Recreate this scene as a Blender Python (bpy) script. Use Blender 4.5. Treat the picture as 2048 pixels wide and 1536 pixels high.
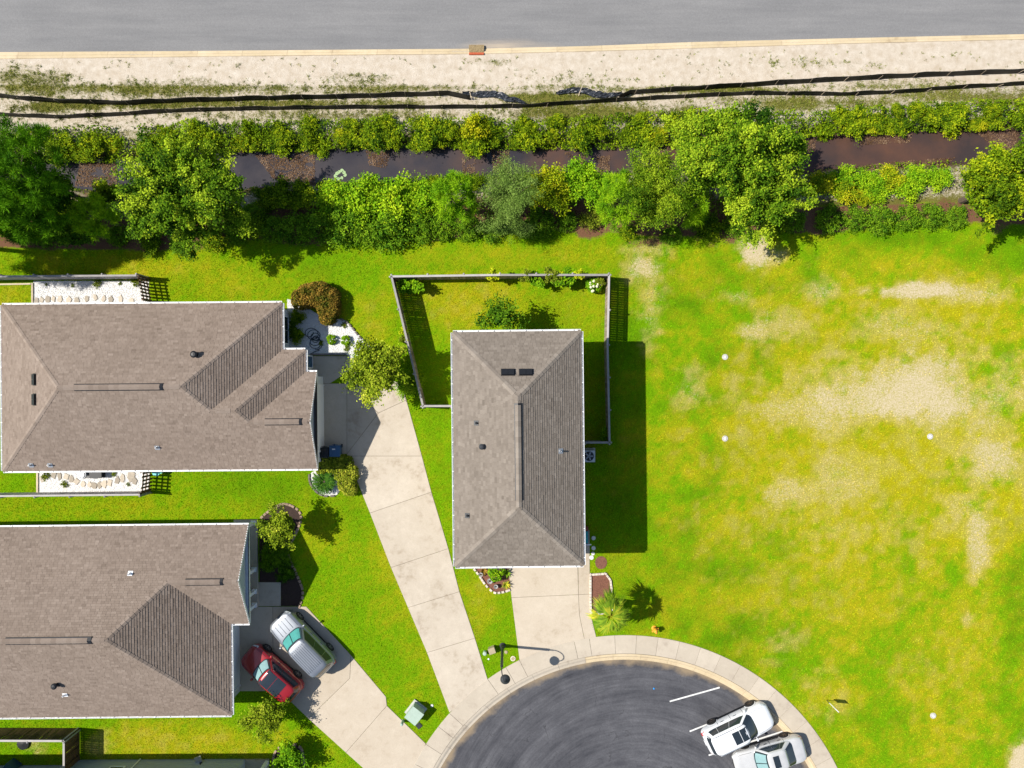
import bpy, math, random
import numpy as np
from mathutils import Vector, Matrix
random.seed(7)
RNG = np.random.default_rng(7)
for o in list(bpy.data.objects): bpy.data.objects.remove(o)
scene = bpy.context.scene
COL = scene.collection
rad = math.radians

# ------------------------------------------------------------------ camera
F_PX, CAM_H = 1430.0, 47.7          # focal length in photo pixels, drone height in metres
cam_d = bpy.data.cameras.new('camera'); cam = bpy.data.objects.new('camera', cam_d)
COL.objects.link(cam); cam.location = (0, 0, CAM_H)
cam_d.sensor_width = 36; cam_d.lens = 36 * F_PX / 2048; cam_d.clip_end = 3000
scene.camera = cam
# ------------------------------------------------------------------ sky, sun, exposure
SUN_EL, SUN_AZ = rad(48.6), rad(275)
w = bpy.data.worlds.new('World'); scene.world = w; w.use_nodes = True
nt = w.node_tree; bg = nt.nodes['Background']
sky = nt.nodes.new('ShaderNodeTexSky'); sky.sky_type = 'NISHITA'; sky.sun_disc = False
sky.sun_elevation = SUN_EL; sky.sun_rotation = SUN_AZ; sky.air_density = 1.0; sky.dust_density = 0.6
nt.links.new(sky.outputs[0], bg.inputs[0]); bg.inputs[1].default_value = 0.085
sd = bpy.data.lights.new('sun', 'SUN'); sd.energy = 4.6; sd.angle = rad(0.53); sd.color = (1.0, 0.945, 0.86)
sun = bpy.data.objects.new('sun', sd); COL.objects.link(sun)
sv = Vector((math.sin(SUN_AZ) * math.cos(SUN_EL), math.cos(SUN_AZ) * math.cos(SUN_EL), math.sin(SUN_EL)))
sun.rotation_euler = (-sv).to_track_quat('-Z', 'Y').to_euler(); sun.location = sv * 80
vs = scene.view_settings
vs.view_transform = 'Standard'; vs.look = 'None'; vs.gamma = 1; vs.exposure = 0.6; vs.use_curve_mapping = False

# ------------------------------------------------------------------ helpers
def P(px, py, z=0.0):
    k = (CAM_H - z) / F_PX
    return Vector(((px - 1024) * k, (768 - py) * k, z))
def P2(px, py, z=0.0):
    p = P(px, py, z); return (p.x, p.y)
WL = {}
def wl(o): return WL.get(o.name, Vector((0, 0, 0)))
def tag(o, label=None, cat=None, group=None, kind=None):
    if label: o['label'] = label
    if cat: o['category'] = cat
    if group: o['group'] = group
    if kind: o['kind'] = kind
    return o
def thing(name, label, cat, loc=(0, 0, 0), rz=0, group=None):
    o = bpy.data.objects.new(name, None); COL.objects.link(o); o.empty_display_size = 0.3
    o.location = loc; o.rotation_euler = (0, 0, rz); WL[o.name] = Vector(loc)
    return tag(o, label, cat, group)
def link(name, me, mat=None, parent=None, loc=(0, 0, 0)):
    o = bpy.data.objects.new(name, me); COL.objects.link(o)
    if mat is not None and len(me.materials) == 0: me.materials.append(mat)
    o.location = loc
    if parent is not None:
        o.parent = parent; WL[o.name] = wl(parent) + Vector(loc)
    else: WL[o.name] = Vector(loc)
    return o
def copy_tree(o, parent=None):
    c = o.copy(); COL.objects.link(c); c.parent = parent; WL[c.name] = Vector(o.location)
    for ch in list(o.children): copy_tree(ch, c)
    return c
def ccw(poly):
    a = sum(poly[i][0] * poly[(i + 1) % len(poly)][1] - poly[(i + 1) % len(poly)][0] * poly[i][1] for i in range(len(poly)))
    return list(poly) if a > 0 else list(poly)[::-1]
def offset_poly(poly, d):
    """inward offset of a simple polygon"""
    poly = ccw([(p[0], p[1]) for p in poly]); n = len(poly); out = []
    for i in range(n):
        a, b, c = Vector(poly[i - 1]), Vector(poly[i]), Vector(poly[(i + 1) % n])
        e1 = (b - a).normalized(); e2 = (c - b).normalized()
        n1 = Vector((-e1.y, e1.x)); n2 = Vector((-e2.y, e2.x))
        den = 1 + n1.dot(n2)
        m = (n1 + n2) / max(den, 0.25)
        out.append(tuple(b + m * d))
    return out

class MB:
    def __init__(s): s.v = []; s.f = []; s.t = []; s.tones = False
    def add(s, vs_, fs, tone=None):
        o = len(s.v); s.v += [(p[0], p[1], p[2]) for p in vs_]
        s.f += [tuple(i + o for i in f) for f in fs]
        if tone is not None: s.tones = True
        s.t += [0.5 if tone is None else tone] * len(vs_)
        return s
    def box(s, c, size, rz=0, tone=None, M=None):
        x, y, z = size[0] / 2, size[1] / 2, size[2] / 2
        pts = [Vector((a * x, b * y, d * z)) for d in (-1, 1) for b in (-1, 1) for a in (-1, 1)]
        R = Matrix.Rotation(rz, 3, 'Z') if M is None else M
        pts = [R @ p + Vector(c) for p in pts]
        return s.add(pts, [(0, 2, 3, 1), (4, 5, 7, 6), (0, 1, 5, 4), (2, 6, 7, 3), (0, 4, 6, 2), (1, 3, 7, 5)], tone)
    def beam(s, a, b, wid, hei, up=(0, 0, 1), tone=None):
        a, b = Vector(a), Vector(b); x = (b - a).normalized(); u = Vector(up)
        y = u.cross(x).normalized(); z = x.cross(y)
        M = Matrix((x, y, z)).transposed()
        return s.box((a + b) / 2, ((b - a).length, wid, hei), M=M, tone=tone)
    def prism(s, poly, z0, z1, tone=None, cham=0.0):
        poly = ccw([(p[0], p[1]) for p in poly]); n = len(poly)
        if cham > 0:
            ins = offset_poly(poly, cham)
            v = [(x, y, z0) for x, y in poly] + [(x, y, z1 - cham) for x, y in poly] + [(x, y, z1) for x, y in ins]
            f = [tuple(range(n))[::-1], tuple(range(2 * n, 3 * n))]
            for k in (0, n):
                f += [(k + i, k + (i + 1) % n, k + n + (i + 1) % n, k + n + i) for i in range(n)]
        else:
            v = [(x, y, z0) for x, y in poly] + [(x, y, z1) for x, y in poly]
            f = [tuple(range(n))[::-1], tuple(range(n, 2 * n))] + [(i, (i + 1) % n, n + (i + 1) % n, n + i) for i in range(n)]
        return s.add(v, f, tone)
    def sheet(s, poly, z, tone=None):
        poly = ccw([(p[0], p[1]) for p in poly])
        return s.add([(x, y, z) for x, y in poly], [tuple(range(len(poly)))], tone)
    def tube(s, pts, r, n=8, caps=True, tone=None):
        pts = [Vector(p) for p in pts]; m = len(pts)
        rs = r if isinstance(r, (list, tuple)) else [r] * m
        V = []; prev = None
        for i, p in enumerate(pts):
            t = (pts[min(i + 1, m - 1)] - pts[max(i - 1, 0)]).normalized()
            if prev is None:
                a = t.orthogonal().normalized()
            else:
                a = (prev - t * prev.dot(t)); a = a.normalized() if a.length > 1e-6 else t.orthogonal().normalized()
            prev = a; b = t.cross(a)
            V += [p + (a * math.cos(2 * math.pi * k / n) + b * math.sin(2 * math.pi * k / n)) * rs[i] for k in range(n)]
        f = [(i * n + k, i * n + (k + 1) % n, (i + 1) * n + (k + 1) % n, (i + 1) * n + k) for i in range(m - 1) for k in range(n)]
        if caps: f += [tuple(range(n))[::-1], tuple(range((m - 1) * n, m * n))]
        return s.add(V, f, tone)
    def lathe(s, prof, c=(0, 0, 0), n=20, tone=None, M=None):
        V = []; m = len(prof); c = Vector(c)
        for r, z in prof:
            for k in range(n):
                p = Vector((r * math.cos(2 * math.pi * k / n), r * math.sin(2 * math.pi * k / n), z))
                V.append((M @ p if M is not None else p) + c)
        f = [(i * n + k, i * n + (k + 1) % n, (i + 1) * n + (k + 1) % n, (i + 1) * n + k) for i in range(m - 1) for k in range(n)]
        f += [tuple(range(n))[::-1], tuple(range((m - 1) * n, m * n))]
        return s.add(V, f, tone)
    def grid(s, rows, tone=None, closed=False):
        nr, nc = len(rows), len(rows[0]); V = [p for r in rows for p in r]; f = []
        for i in range(nr - 1):
            for j in range(nc if closed else nc - 1):
                f.append((i * nc + j, i * nc + (j + 1) % nc, (i + 1) * nc + (j + 1) % nc, (i + 1) * nc + j))
        return s.add(V, f, tone)
    def mesh(s, name, off=(0, 0, 0), smooth=False):
        me = bpy.data.meshes.new(name)
        me.from_pydata([(p[0] - off[0], p[1] - off[1], p[2] - off[2]) for p in s.v], [], s.f)
        if s.tones:
            a = me.attributes.new('tone', 'FLOAT', 'POINT'); a.data.foreach_set('value', np.array(s.t, dtype=np.float32))
        if smooth: me.polygons.foreach_set('use_smooth', [True] * len(me.polygons))
        me.update(); return me
    def build(s, name, mat, parent=None, smooth=False, local=False, kind=None):
        if parent is not None:
            o = link(name, s.mesh(name, (0, 0, 0) if local else wl(parent), smooth), mat, parent)
        else:
            xs = [p[0] for p in s.v]; ys = [p[1] for p in s.v]; zs = [p[2] for p in s.v]
            c = ((min(xs) + max(xs)) / 2, (min(ys) + max(ys)) / 2, min(zs))
            o = link(name, s.mesh(name, c, smooth), mat, None, c)
        if kind: o['kind'] = kind
        return o
def np_mesh(name, V, k, tone=None, col=None):
    """V (n*k,3): n separate faces of k corners"""
    V = np.asarray(V, dtype=np.float32).reshape(-1, 3); nv = len(V); nf = nv // k
    me = bpy.data.meshes.new(name)
    me.vertices.add(nv); me.vertices.foreach_set('co', V.ravel())
    me.loops.add(nv); me.loops.foreach_set('vertex_index', np.arange(nv, dtype=np.int32))
    me.polygons.add(nf); me.polygons.foreach_set('loop_start', np.arange(0, nv, k, dtype=np.int32))
    me.polygons.foreach_set('loop_total', np.full(nf, k, dtype=np.int32))
    if tone is not None:
        a = me.attributes.new('tone', 'FLOAT', 'POINT'); a.data.foreach_set('value', np.repeat(np.asarray(tone, dtype=np.float32), k))
    if col is not None:
        a = me.attributes.new('gcol', 'FLOAT_COLOR', 'POINT'); c4 = np.ones((nf, 4), dtype=np.float32); c4[:, :3] = col
        a.data.foreach_set('color', np.repeat(c4, k, axis=0).ravel())
    me.update(calc_edges=True); return me

# numpy value noise
_LAT = np.random.default_rng(3).random((256, 256))
def vnoise(x, y, s, seed=0):
    x = np.asarray(x) / s + seed * 17.31; y = np.asarray(y) / s + seed * 9.77
    xi = np.floor(x).astype(int); yi = np.floor(y).astype(int); fx = x - xi; fy = y - yi
    fx = fx * fx * (3 - 2 * fx); fy = fy * fy * (3 - 2 * fy)
    g = lambda a, b: _LAT[a & 255, b & 255]
    return (g(xi, yi) * (1 - fx) + g(xi + 1, yi) * fx) * (1 - fy) + (g(xi, yi + 1) * (1 - fx) + g(xi + 1, yi + 1) * fx) * fy
def fbm(x, y, s, seed=0, oct=4):
    t = 0; a = 1; n = 0
    for i in range(oct):
        t = t + a * vnoise(x, y, s / 2 ** i, seed + i * 3); n += a; a *= 0.55
    return t / n
def sstep(a, b, x):
    t = np.clip((x - a) / (b - a), 0, 1); return t * t * (3 - 2 * t)
def inpoly(x, y, poly):
    r = np.zeros(len(x), bool); n = len(poly)
    for i in range(n):
        x0, y0 = poly[i][0], poly[i][1]; x1, y1 = poly[(i + 1) % n][0], poly[(i + 1) % n][1]
        if y0 == y1: continue
        c = ((y0 > y) != (y1 > y)) & (x < (x1 - x0) * (y - y0) / (y1 - y0) + x0)
        r ^= c
    return r

# ------------------------------------------------------------------ materials
def N(nt, typ, ins=None, **props):
    n = nt.nodes.new(typ)
    for k, v in props.items(): setattr(n, k, v)
    for k, v in (ins or {}).items():
        s = n.inputs[k]
        if isinstance(v, bpy.types.NodeSocket): nt.links.new(v, s)
        else:
            if isinstance(v, (tuple, list)) and len(v) == 3 and len(s.default_value) == 4: v = (*v, 1)
            s.default_value = v
    return n
def new_mat(name):
    m = bpy.data.materials.new(name); m.use_nodes = True; nt = m.node_tree
    b = nt.nodes['Principled BSDF']; return m, nt, b
def math_(nt, op, a, b=0.0, c=0.0, clamp=False):
    n = N(nt, 'ShaderNodeMath', {0: a, 1: b, 2: c}, operation=op, use_clamp=clamp); return n.outputs[0]
def noise_(nt, vec, scale, detail=4, rough=0.55):
    return N(nt, 'ShaderNodeTexNoise', {'Vector': vec, 'Scale': scale, 'Detail': detail, 'Roughness': rough}).outputs[0]
def ramp_(nt, fac, a, b, ca=(0, 0, 0), cb=(1, 1, 1)):
    r = N(nt, 'ShaderNodeValToRGB', {'Fac': fac}); e = r.color_ramp.elements
    e[0].position = a; e[1].position = b; e[0].color = (*ca, 1); e[1].color = (*cb, 1); return r.outputs[0]
def mix_(nt, fac, a, b, blend='MIX'):
    return N(nt, 'ShaderNodeMixRGB', {'Fac': fac, 'Color1': a, 'Color2': b}, blend_type=blend).outputs[0]
def objco(nt): return N(nt, 'ShaderNodeTexCoord').outputs['Object']
def wpos(nt): return N(nt, 'ShaderNodeNewGeometry').outputs['Position']
def attr_(nt, name, out='Fac'): return N(nt, 'ShaderNodeAttribute', attribute_name=name).outputs[out]
def bump_(nt, b, h, strength=0.3, dist=0.02):
    n = N(nt, 'ShaderNodeBump', {'Height': h, 'Strength': strength, 'Distance': dist}); nt.links.new(n.outputs[0], b.inputs['Normal'])
def surf(name, col, rough=0.7, var=0.25, scale=4.0, fine=30.0, bump=0.15, metal=0.0, spec=0.3, rnd=0.0, coat=0.0):
    m, nt, b = new_mat(name); v = wpos(nt)
    n1 = noise_(nt, v, scale, 5); n2 = noise_(nt, v, fine, 3)
    f = math_(nt, 'ADD', math_(nt, 'MULTIPLY', n1, 0.65), math_(nt, 'MULTIPLY', n2, 0.35))
    if rnd:
        r = N(nt, 'ShaderNodeObjectInfo').outputs['Random']
        f = math_(nt, 'ADD', f, math_(nt, 'MULTIPLY', math_(nt, 'SUBTRACT', r, 0.5), rnd))
    c = ramp_(nt, f, 0.25, 0.75, tuple(x * (1 - var) for x in col), tuple(min(1, x * (1 + var)) for x in col))
    nt.links.new(c, b.inputs['Base Color'])
    b.inputs['Roughness'].default_value = rough; b.inputs['Metallic'].default_value = metal
    b.inputs['Specular IOR Level'].default_value = spec; b.inputs['Coat Weight'].default_value = coat
    if bump: bump_(nt, b, n2, bump, 0.02)
    return m
def leaf_mat(name, cols, trans=0.14, rough=0.7):
    """cols: dark, mid, light"""
    m, nt, b = new_mat(name); t = attr_(nt, 'tone')
    r = N(nt, 'ShaderNodeValToRGB', {'Fac': t}); e = r.color_ramp.elements
    e[0].position = 0.0; e[0].color = (*cols[0], 1); e[1].position = 1.0; e[1].color = (*cols[2], 1)
    k = e.new(0.5); k.color = (*cols[1], 1)
    nt.links.new(r.outputs[0], b.inputs['Base Color']); b.inputs['Roughness'].default_value = rough
    b.inputs['Specular IOR Level'].default_value = 0.04
    tr = N(nt, 'ShaderNodeBsdfTranslucent', {'Color': mix_(nt, 1.0, r.outputs[0], (1.0, 1.0, 0.5), 'MULTIPLY')})
    mx = N(nt, 'ShaderNodeMixShader', {0: trans, 1: b.outputs[0], 2: tr.outputs[0]})
    nt.links.new(mx.outputs[0], nt.nodes['Material Output'].inputs[0]); return m

M = {}
def concrete(name, c0, c1, stain):
    m, nt, b = new_mat(name); v = wpos(nt)
    big = noise_(nt, v, 0.45, 6, 0.6); mid = noise_(nt, v, 2.2, 6, 0.65); fine = noise_(nt, v, 45, 3)
    r = N(nt, 'ShaderNodeObjectInfo').outputs['Random']
    c = mix_(nt, ramp_(nt, math_(nt, 'ADD', mid, math_(nt, 'MULTIPLY', math_(nt, 'SUBTRACT', r, 0.5), 0.10)), 0.3, 0.7), c0, c1)
    st = math_(nt, 'MULTIPLY', ramp_(nt, big, 0.44, 0.70), ramp_(nt, mid, 0.40, 0.66))
    c = mix_(nt, math_(nt, 'MULTIPLY', st, 0.85), c, stain)
    sm = noise_(nt, v, 1.1, 7, 0.7); c = mix_(nt, math_(nt, 'MULTIPLY', ramp_(nt, sm, 0.53, 0.66), 0.30), c, stain)
    r2 = ramp_(nt, r, 0.0, 1.0, (0.955, 0.95, 0.94), (1.02, 1.02, 1.02)); c = mix_(nt, 1.0, c, r2, 'MULTIPLY')
    sp = ramp_(nt, fine, 0.3, 0.75, (0.86, 0.86, 0.86), (1.08, 1.08, 1.08)); c = mix_(nt, 1.0, c, sp, 'MULTIPLY')
    # rows of tyre-wiped patches
    nt.links.new(c, b.inputs['Base Color']); b.inputs['Roughness'].default_value = 0.85; b.inputs['Specular IOR Level'].default_value = 0.25
    bump_(nt, b, fine, 0.25, 0.01); return m
M['drive'] = concrete('driveway_concrete', (0.46, 0.39, 0.30), (0.53, 0.46, 0.365), (0.33, 0.26, 0.18))
M['drive_dirty'] = concrete('weathered_concrete', (0.45, 0.39, 0.31), (0.54, 0.475, 0.385), (0.27, 0.21, 0.145))
M['walk'] = concrete('sidewalk_concrete', (0.44, 0.385, 0.305), (0.52, 0.455, 0.365), (0.29, 0.24, 0.185))
M['kerb'] = concrete('kerb_concrete', (0.52, 0.42, 0.26), (0.62, 0.51, 0.35), (0.36, 0.27, 0.16))
M['joint'] = surf('joint_soil', (0.12, 0.09, 0.06), 0.95, 0.3)
M['white'] = surf('white_trim', (0.78, 0.79, 0.80), 0.45, 0.05, 3, 20, 0.03)
M['wall_white'] = surf('white_siding', (0.62, 0.65, 0.68), 0.6, 0.06, 2, 18, 0.05)
M['wall_grey'] = surf('grey_siding', (0.36, 0.40, 0.45), 0.6, 0.08, 2, 18, 0.05)
M['wall_tan'] = surf('tan_siding', (0.48, 0.45, 0.40), 0.6, 0.08, 2, 18, 0.05)
M['dark'] = surf('black_plastic', (0.012, 0.013, 0.016), 0.45, 0.3, 6, 40, 0.05)
M['darkgrey'] = surf('dark_metal', (0.035, 0.038, 0.042), 0.45, 0.25, 6, 40, 0.05)
M['metal'] = surf('galvanised_metal', (0.45, 0.46, 0.47), 0.4, 0.15, 8, 40, 0.05, metal=0.6)
M['glass'] = surf('window_glass', (0.02, 0.028, 0.036), 0.06, 0.1, 2, 10, 0.0, spec=0.7)
M['wood'] = surf('weathered_wood', (0.28, 0.225, 0.165), 0.85, 0.3, 3, 35, 0.3, rnd=0.5)
M['wood_dark'] = surf('brown_wood', (0.115, 0.065, 0.035), 0.85, 0.35, 3, 35, 0.3, rnd=0.6)
M['wood_grey'] = surf('grey_wood', (0.33, 0.31, 0.30), 0.85, 0.25, 3, 35, 0.3, rnd=0.5)
M['wood_pale'] = surf('pale_wood', (0.52, 0.43, 0.31), 0.85, 0.2, 3, 35, 0.2, rnd=0.4)
M['bark'] = surf('bark', (0.10, 0.075, 0.052), 0.95, 0.35, 5, 30, 0.5)
M['mulch'] = surf('bark_mulch', (0.17, 0.075, 0.048), 0.95, 0.6, 14, 40, 0.8)
M['mulch_dark'] = surf('dark_mulch', (0.045, 0.028, 0.022), 0.95, 0.5, 14, 40, 0.8)
M['gravel'] = surf('white_gravel', (0.66, 0.65, 0.63), 0.85, 0.22, 18, 45, 0.6)
M['pebble'] = surf('white_pebble', (0.72, 0.71, 0.69), 0.8, 0.15, 30, 60, 0.1, rnd=0.3)
M['flag'] = surf('flagstone', (0.43, 0.375, 0.30), 0.85, 0.25, 6, 35, 0.2, rnd=0.9)
M['edge_stone'] = surf('edging_stone', (0.58, 0.50, 0.42), 0.85, 0.15, 10, 40, 0.2, rnd=0.5)
M['edge_brown'] = surf('brown_edging', (0.30, 0.215, 0.155), 0.85, 0.2, 10, 40, 0.2, rnd=0.5)
M['edge_grey'] = surf('grey_edging', (0.15, 0.13, 0.115), 0.8, 0.2, 10, 40, 0.2, rnd=0.4)
M['fabric_black'] = surf('silt_fabric', (0.022, 0.021, 0.017), 0.6, 0.4, 3, 25, 0.3, spec=0.3)
M['plastic_crumple'] = surf('crumpled_fabric', (0.035, 0.04, 0.05), 0.35, 0.4, 5, 25, 0.6, spec=0.5)
M['green_box'] = surf('pale_green_steel', (0.34, 0.43, 0.36), 0.5, 0.12, 4, 30, 0.05)
M['concrete_pad'] = surf('concrete_pad', (0.45, 0.44, 0.40), 0.85, 0.15, 8, 40, 0.2)
M['tan_box'] = surf('tan_plastic', (0.36, 0.30, 0.19), 0.6, 0.12, 6, 40, 0.05)
M['yellow'] = surf('hydrant_paint', (0.75, 0.33, 0.03), 0.45, 0.15, 10, 40, 0.05)
M['red'] = surf('red_clay_block', (0.42, 0.09, 0.035), 0.8, 0.25, 10, 40, 0.3)
M['straw'] = surf('straw_mat', (0.27, 0.20, 0.105), 0.95, 0.5, 20, 50, 0.9)
M['bin_blue'] = surf('blue_bin_plastic', (0.03, 0.085, 0.17), 0.45, 0.15, 4, 30, 0.05)
M['teal'] = surf('teal_plastic', (0.05, 0.30, 0.30), 0.5, 0.1, 4, 30, 0.05)
M['cyan'] = surf('turquoise_plastic', (0.18, 0.60, 0.62), 0.5, 0.1, 4, 30, 0.05)
M['brick'] = surf('brick_paint', (0.25, 0.07, 0.045), 0.85, 0.3, 8, 40, 0.2)
M['line'] = surf('road_paint', (0.62, 0.62, 0.60), 0.7, 0.25, 3, 25, 0.1)
M['bluebit'] = surf('blue_litter', (0.02, 0.28, 0.75), 0.5, 0.1)
M['hose'] = surf('green_black_hose', (0.016, 0.03, 0.035), 0.4, 0.2)
M['terracotta'] = surf('glazed_pot', (0.34, 0.34, 0.33), 0.5, 0.2, 10, 30, 0.1)
M['stone_white'] = surf('white_stepping_stone', (0.66, 0.63, 0.58), 0.8, 0.1, 8, 40, 0.1)
M['sign_white'] = surf('sign_white', (0.75, 0.77, 0.78), 0.5, 0.05)
M['sign_yellow'] = surf('sign_yellow', (0.70, 0.72, 0.05), 0.5, 0.05)

# shingles: tone per tab
def shingle_mat(name, a, b_, c_):
    m, nt, b = new_mat(name); v = wpos(nt); t = attr_(nt, 'tone')
    big = noise_(nt, v, 0.28, 6, 0.65); fine = noise_(nt, v, 60, 2); mid = noise_(nt, v, 3.0, 3)
    f = math_(nt, 'ADD', math_(nt, 'MULTIPLY', t, 0.5), math_(nt, 'ADD', math_(nt, 'MULTIPLY', mid, 0.22), math_(nt, 'MULTIPLY', big, 0.34)))
    r = N(nt, 'ShaderNodeValToRGB', {'Fac': f}); e = r.color_ramp.elements
    e[0].position = 0.2; e[0].color = (*a, 1); e[1].position = 0.85; e[1].color = (*c_, 1); k = e.new(0.5); k.color = (*b_, 1)
    sp = ramp_(nt, fine, 0.3, 0.75, (0.8, 0.8, 0.8), (1.15, 1.15, 1.15)); c = mix_(nt, 1.0, r.outputs[0], sp, 'MULTIPLY')
    nt.links.new(c, b.inputs['Base Color']); b.inputs['Roughness'].default_value = 0.92; b.inputs['Specular IOR Level'].default_value = 0.2
    bump_(nt, b, fine, 0.3, 0.01); return m
M['shingle'] = shingle_mat('brown_shingle', (0.155, 0.119, 0.094), (0.222, 0.174, 0.140), (0.295, 0.238, 0.196))
M['shingle_c'] = shingle_mat('taupe_shingle', (0.135, 0.113, 0.092), (0.198, 0.168, 0.139), (0.275, 0.238, 0.20))

# foliage
M['lf_oak'] = leaf_mat('oak_leaf', ((0.016, 0.055, 0.004), (0.115, 0.235, 0.008), (0.38, 0.50, 0.022)))
M['lf_dark'] = leaf_mat('dark_leaf', ((0.018, 0.066, 0.005), (0.085, 0.20, 0.008), (0.25, 0.40, 0.014)))
M['lf_bright'] = leaf_mat('bright_leaf', ((0.060, 0.18, 0.005), (0.19, 0.39, 0.008), (0.42, 0.56, 0.015)))
M['lf_yellow'] = leaf_mat('yellow_leaf', ((0.08, 0.16, 0.005), (0.28, 0.37, 0.008), (0.58, 0.53, 0.015)))
M['lf_grey'] = leaf_mat('greygreen_leaf', ((0.060, 0.125, 0.018), (0.175, 0.29, 0.045), (0.32, 0.45, 0.10)))
M['lf_olive'] = leaf_mat('olive_leaf', ((0.055, 0.09, 0.008), (0.20, 0.265, 0.015), (0.46, 0.46, 0.045)))
M['lf_airy'] = leaf_mat('airy_leaf', ((0.06, 0.11, 0.006), (0.26, 0.35, 0.014), (0.60, 0.62, 0.06)))
M['lf_pine'] = leaf_mat('pine_needle', ((0.025, 0.095, 0.004), (0.13, 0.32, 0.007), (0.36, 0.56, 0.012)))
M['lf_red'] = leaf_mat('bronze_leaf', ((0.055, 0.08, 0.008), (0.20, 0.14, 0.02), (0.38, 0.22, 0.04)))
M['lf_bank'] = leaf_mat('bank_leaf', ((0.030, 0.075, 0.004), (0.16, 0.265, 0.006), (0.45, 0.50, 0.012)))
M['lf_weed'] = leaf_mat('weed_blade', ((0.10, 0.13, 0.02), (0.24, 0.28, 0.04), (0.46, 0.43, 0.13)))
M['lf_palm'] = leaf_mat('palm_leaf', ((0.05, 0.13, 0.010), (0.22, 0.34, 0.02), (0.66, 0.53, 0.04)), 0.2, 0.6)
M['lf_cycad'] = leaf_mat('cycad_leaf', ((0.012, 0.05, 0.006), (0.035, 0.11, 0.010), (0.12, 0.24, 0.02)), 0.15, 0.65)
M['lf_lime'] = leaf_mat('lime_leaf', ((0.18, 0.30, 0.005), (0.42, 0.52, 0.01), (0.70, 0.68, 0.03)))
M['litter'] = leaf_mat('leaf_litter', ((0.06, 0.032, 0.016), (0.19, 0.115, 0.065), (0.38, 0.28, 0.20)), 0.1)
# ================================================================== terrain
S = F_PX / CAM_H                                    # ground pixels per metre
def line_fn(pts, z=0.0):
    q = np.array([P2(x, y, z) for x, y in pts]); return lambda X: np.interp(X, q[:, 0], q[:, 1])
road_edge = line_fn([(-400, 105), (0, 103), (350, 101), (700, 98), (960, 96), (1170, 91), (1380, 83), (1700, 75), (2048, 67), (2500, 55)])
kerb_back = line_fn([(-400, 120), (0, 118), (350, 114), (700, 110), (960, 108), (1170, 103), (1380, 97), (1700, 87), (2048, 79), (2500, 67)])
WZ = -0.55
wat_n = line_fn([(-400, 322), (0, 320), (230, 316), (450, 302), (620, 294), (800, 289), (1000, 288), (1200, 290), (1400, 284), (1610, 268), (1800, 258), (2048, 252), (2500, 245)], WZ)
wat_s = line_fn([(-400, 372), (0, 372), (130, 376), (250, 392), (420, 392), (500, 378), (560, 372), (640, 366), (820, 362), (950, 352), (1100, 352), (1200, 348), (1280, 340), (1600, 344), (1720, 338), (1850, 330), (2048, 324), (2500, 320)], WZ)
CC = Vector(P2(1250, 1742)); CR = 422 / S           # turning circle
def ground_z(X, Y):
    n, s = wat_n(X), wat_s(X)
    d = np.minimum(n - Y, Y - s)                    # + inside the water
    z = -1.1 * sstep(-0.95, 0.95, d + (fbm(X, Y, 1.6, 4) - 0.5) * 0.7)
    z = z + 0.05 * (fbm(X, Y, 2.5, 2) - 0.5) * sstep(7.0, 9.0, Y)
    z = np.where(Y > (road_edge(X) + kerb_back(X)) / 2, -0.30, z)
    r = np.hypot(X - CC.x, Y - CC.y)
    z = np.where(r < CR + 0.85, -0.30, z)
    return z
def axis(a, b, step, far):
    c = list(np.arange(a, b + step / 2, step)); lo, hi = [], []; g = step * 2; x = a
    while x > -far: x -= g; g *= 1.5; lo.append(max(x, -far))
    g = step * 2; x = b
    while x < far: x += g; g *= 1.5; hi.append(min(x, far))
    return np.array(lo[::-1] + c + hi)
gx = axis(-36, 36, 0.2, 600); gy = axis(-28, 27, 0.2, 600)
GX, GY = np.meshgrid(gx, gy); fx, fy = GX.ravel(), GY.ravel()
PXX = 1024 + fx * S; PYY = 768 - fy * S             # photo pixel of a ground point

def blobs(lst, px, py):
    m = np.zeros(len(px))
    wob = (fbm(px, py, 60, 11, 5) - 0.5) * 1.5 + (fbm(px, py, 14, 15, 3) - 0.5) * 0.7
    for cx, cy, rx, ry, a in lst:
        d = np.hypot((px - cx) / rx, (py - cy) / ry) + wob
        m = np.maximum(m, a * (1 - sstep(0.2, 1.45, d)))
    return m
SAND = [(1810, 785, 260, 80, .80), (1830, 790, 130, 60, .95), (1990, 790, 130, 80, .6), (1640, 820, 130, 55, .6), (1830, 582, 120, 16, .95), (1930, 590, 90, 20, .6),
        (1645, 580, 40, 26, .6), (1508, 498, 34, 48, 1.1), (1545, 508, 60, 22, .6), (1292, 532, 40, 34, .8), (1300, 620, 30, 60, .5), (1980, 925, 100, 55, .75),
        (1955, 1070, 26, 90, .7), (1930, 1010, 60, 40, .5), (1580, 985, 70, 40, .6), (1690, 960, 70, 60, .5), (1380, 785, 34, 36, .45),
        (1500, 660, 40, 24, .6), (1560, 655, 70, 30, .45), (1800, 655, 120, 40, .5), (1380, 760, 24, 40, .35), (1470, 595, 40, 20, .5), (2042, 1530, 26, 52, 1.3), (1935, 1238, 18, 14, .6),
        (1300, 500, 60, 22, .5), (60, 1490, 40, 30, .5), (190, 1490, 30, 25, .45), (1730, 640, 40, 30, .3), (1700, 1060, 120, 60, .25), (1630, 1385, 60, 60, .28), (1560, 1300, 60, 40, .22)]
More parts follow.
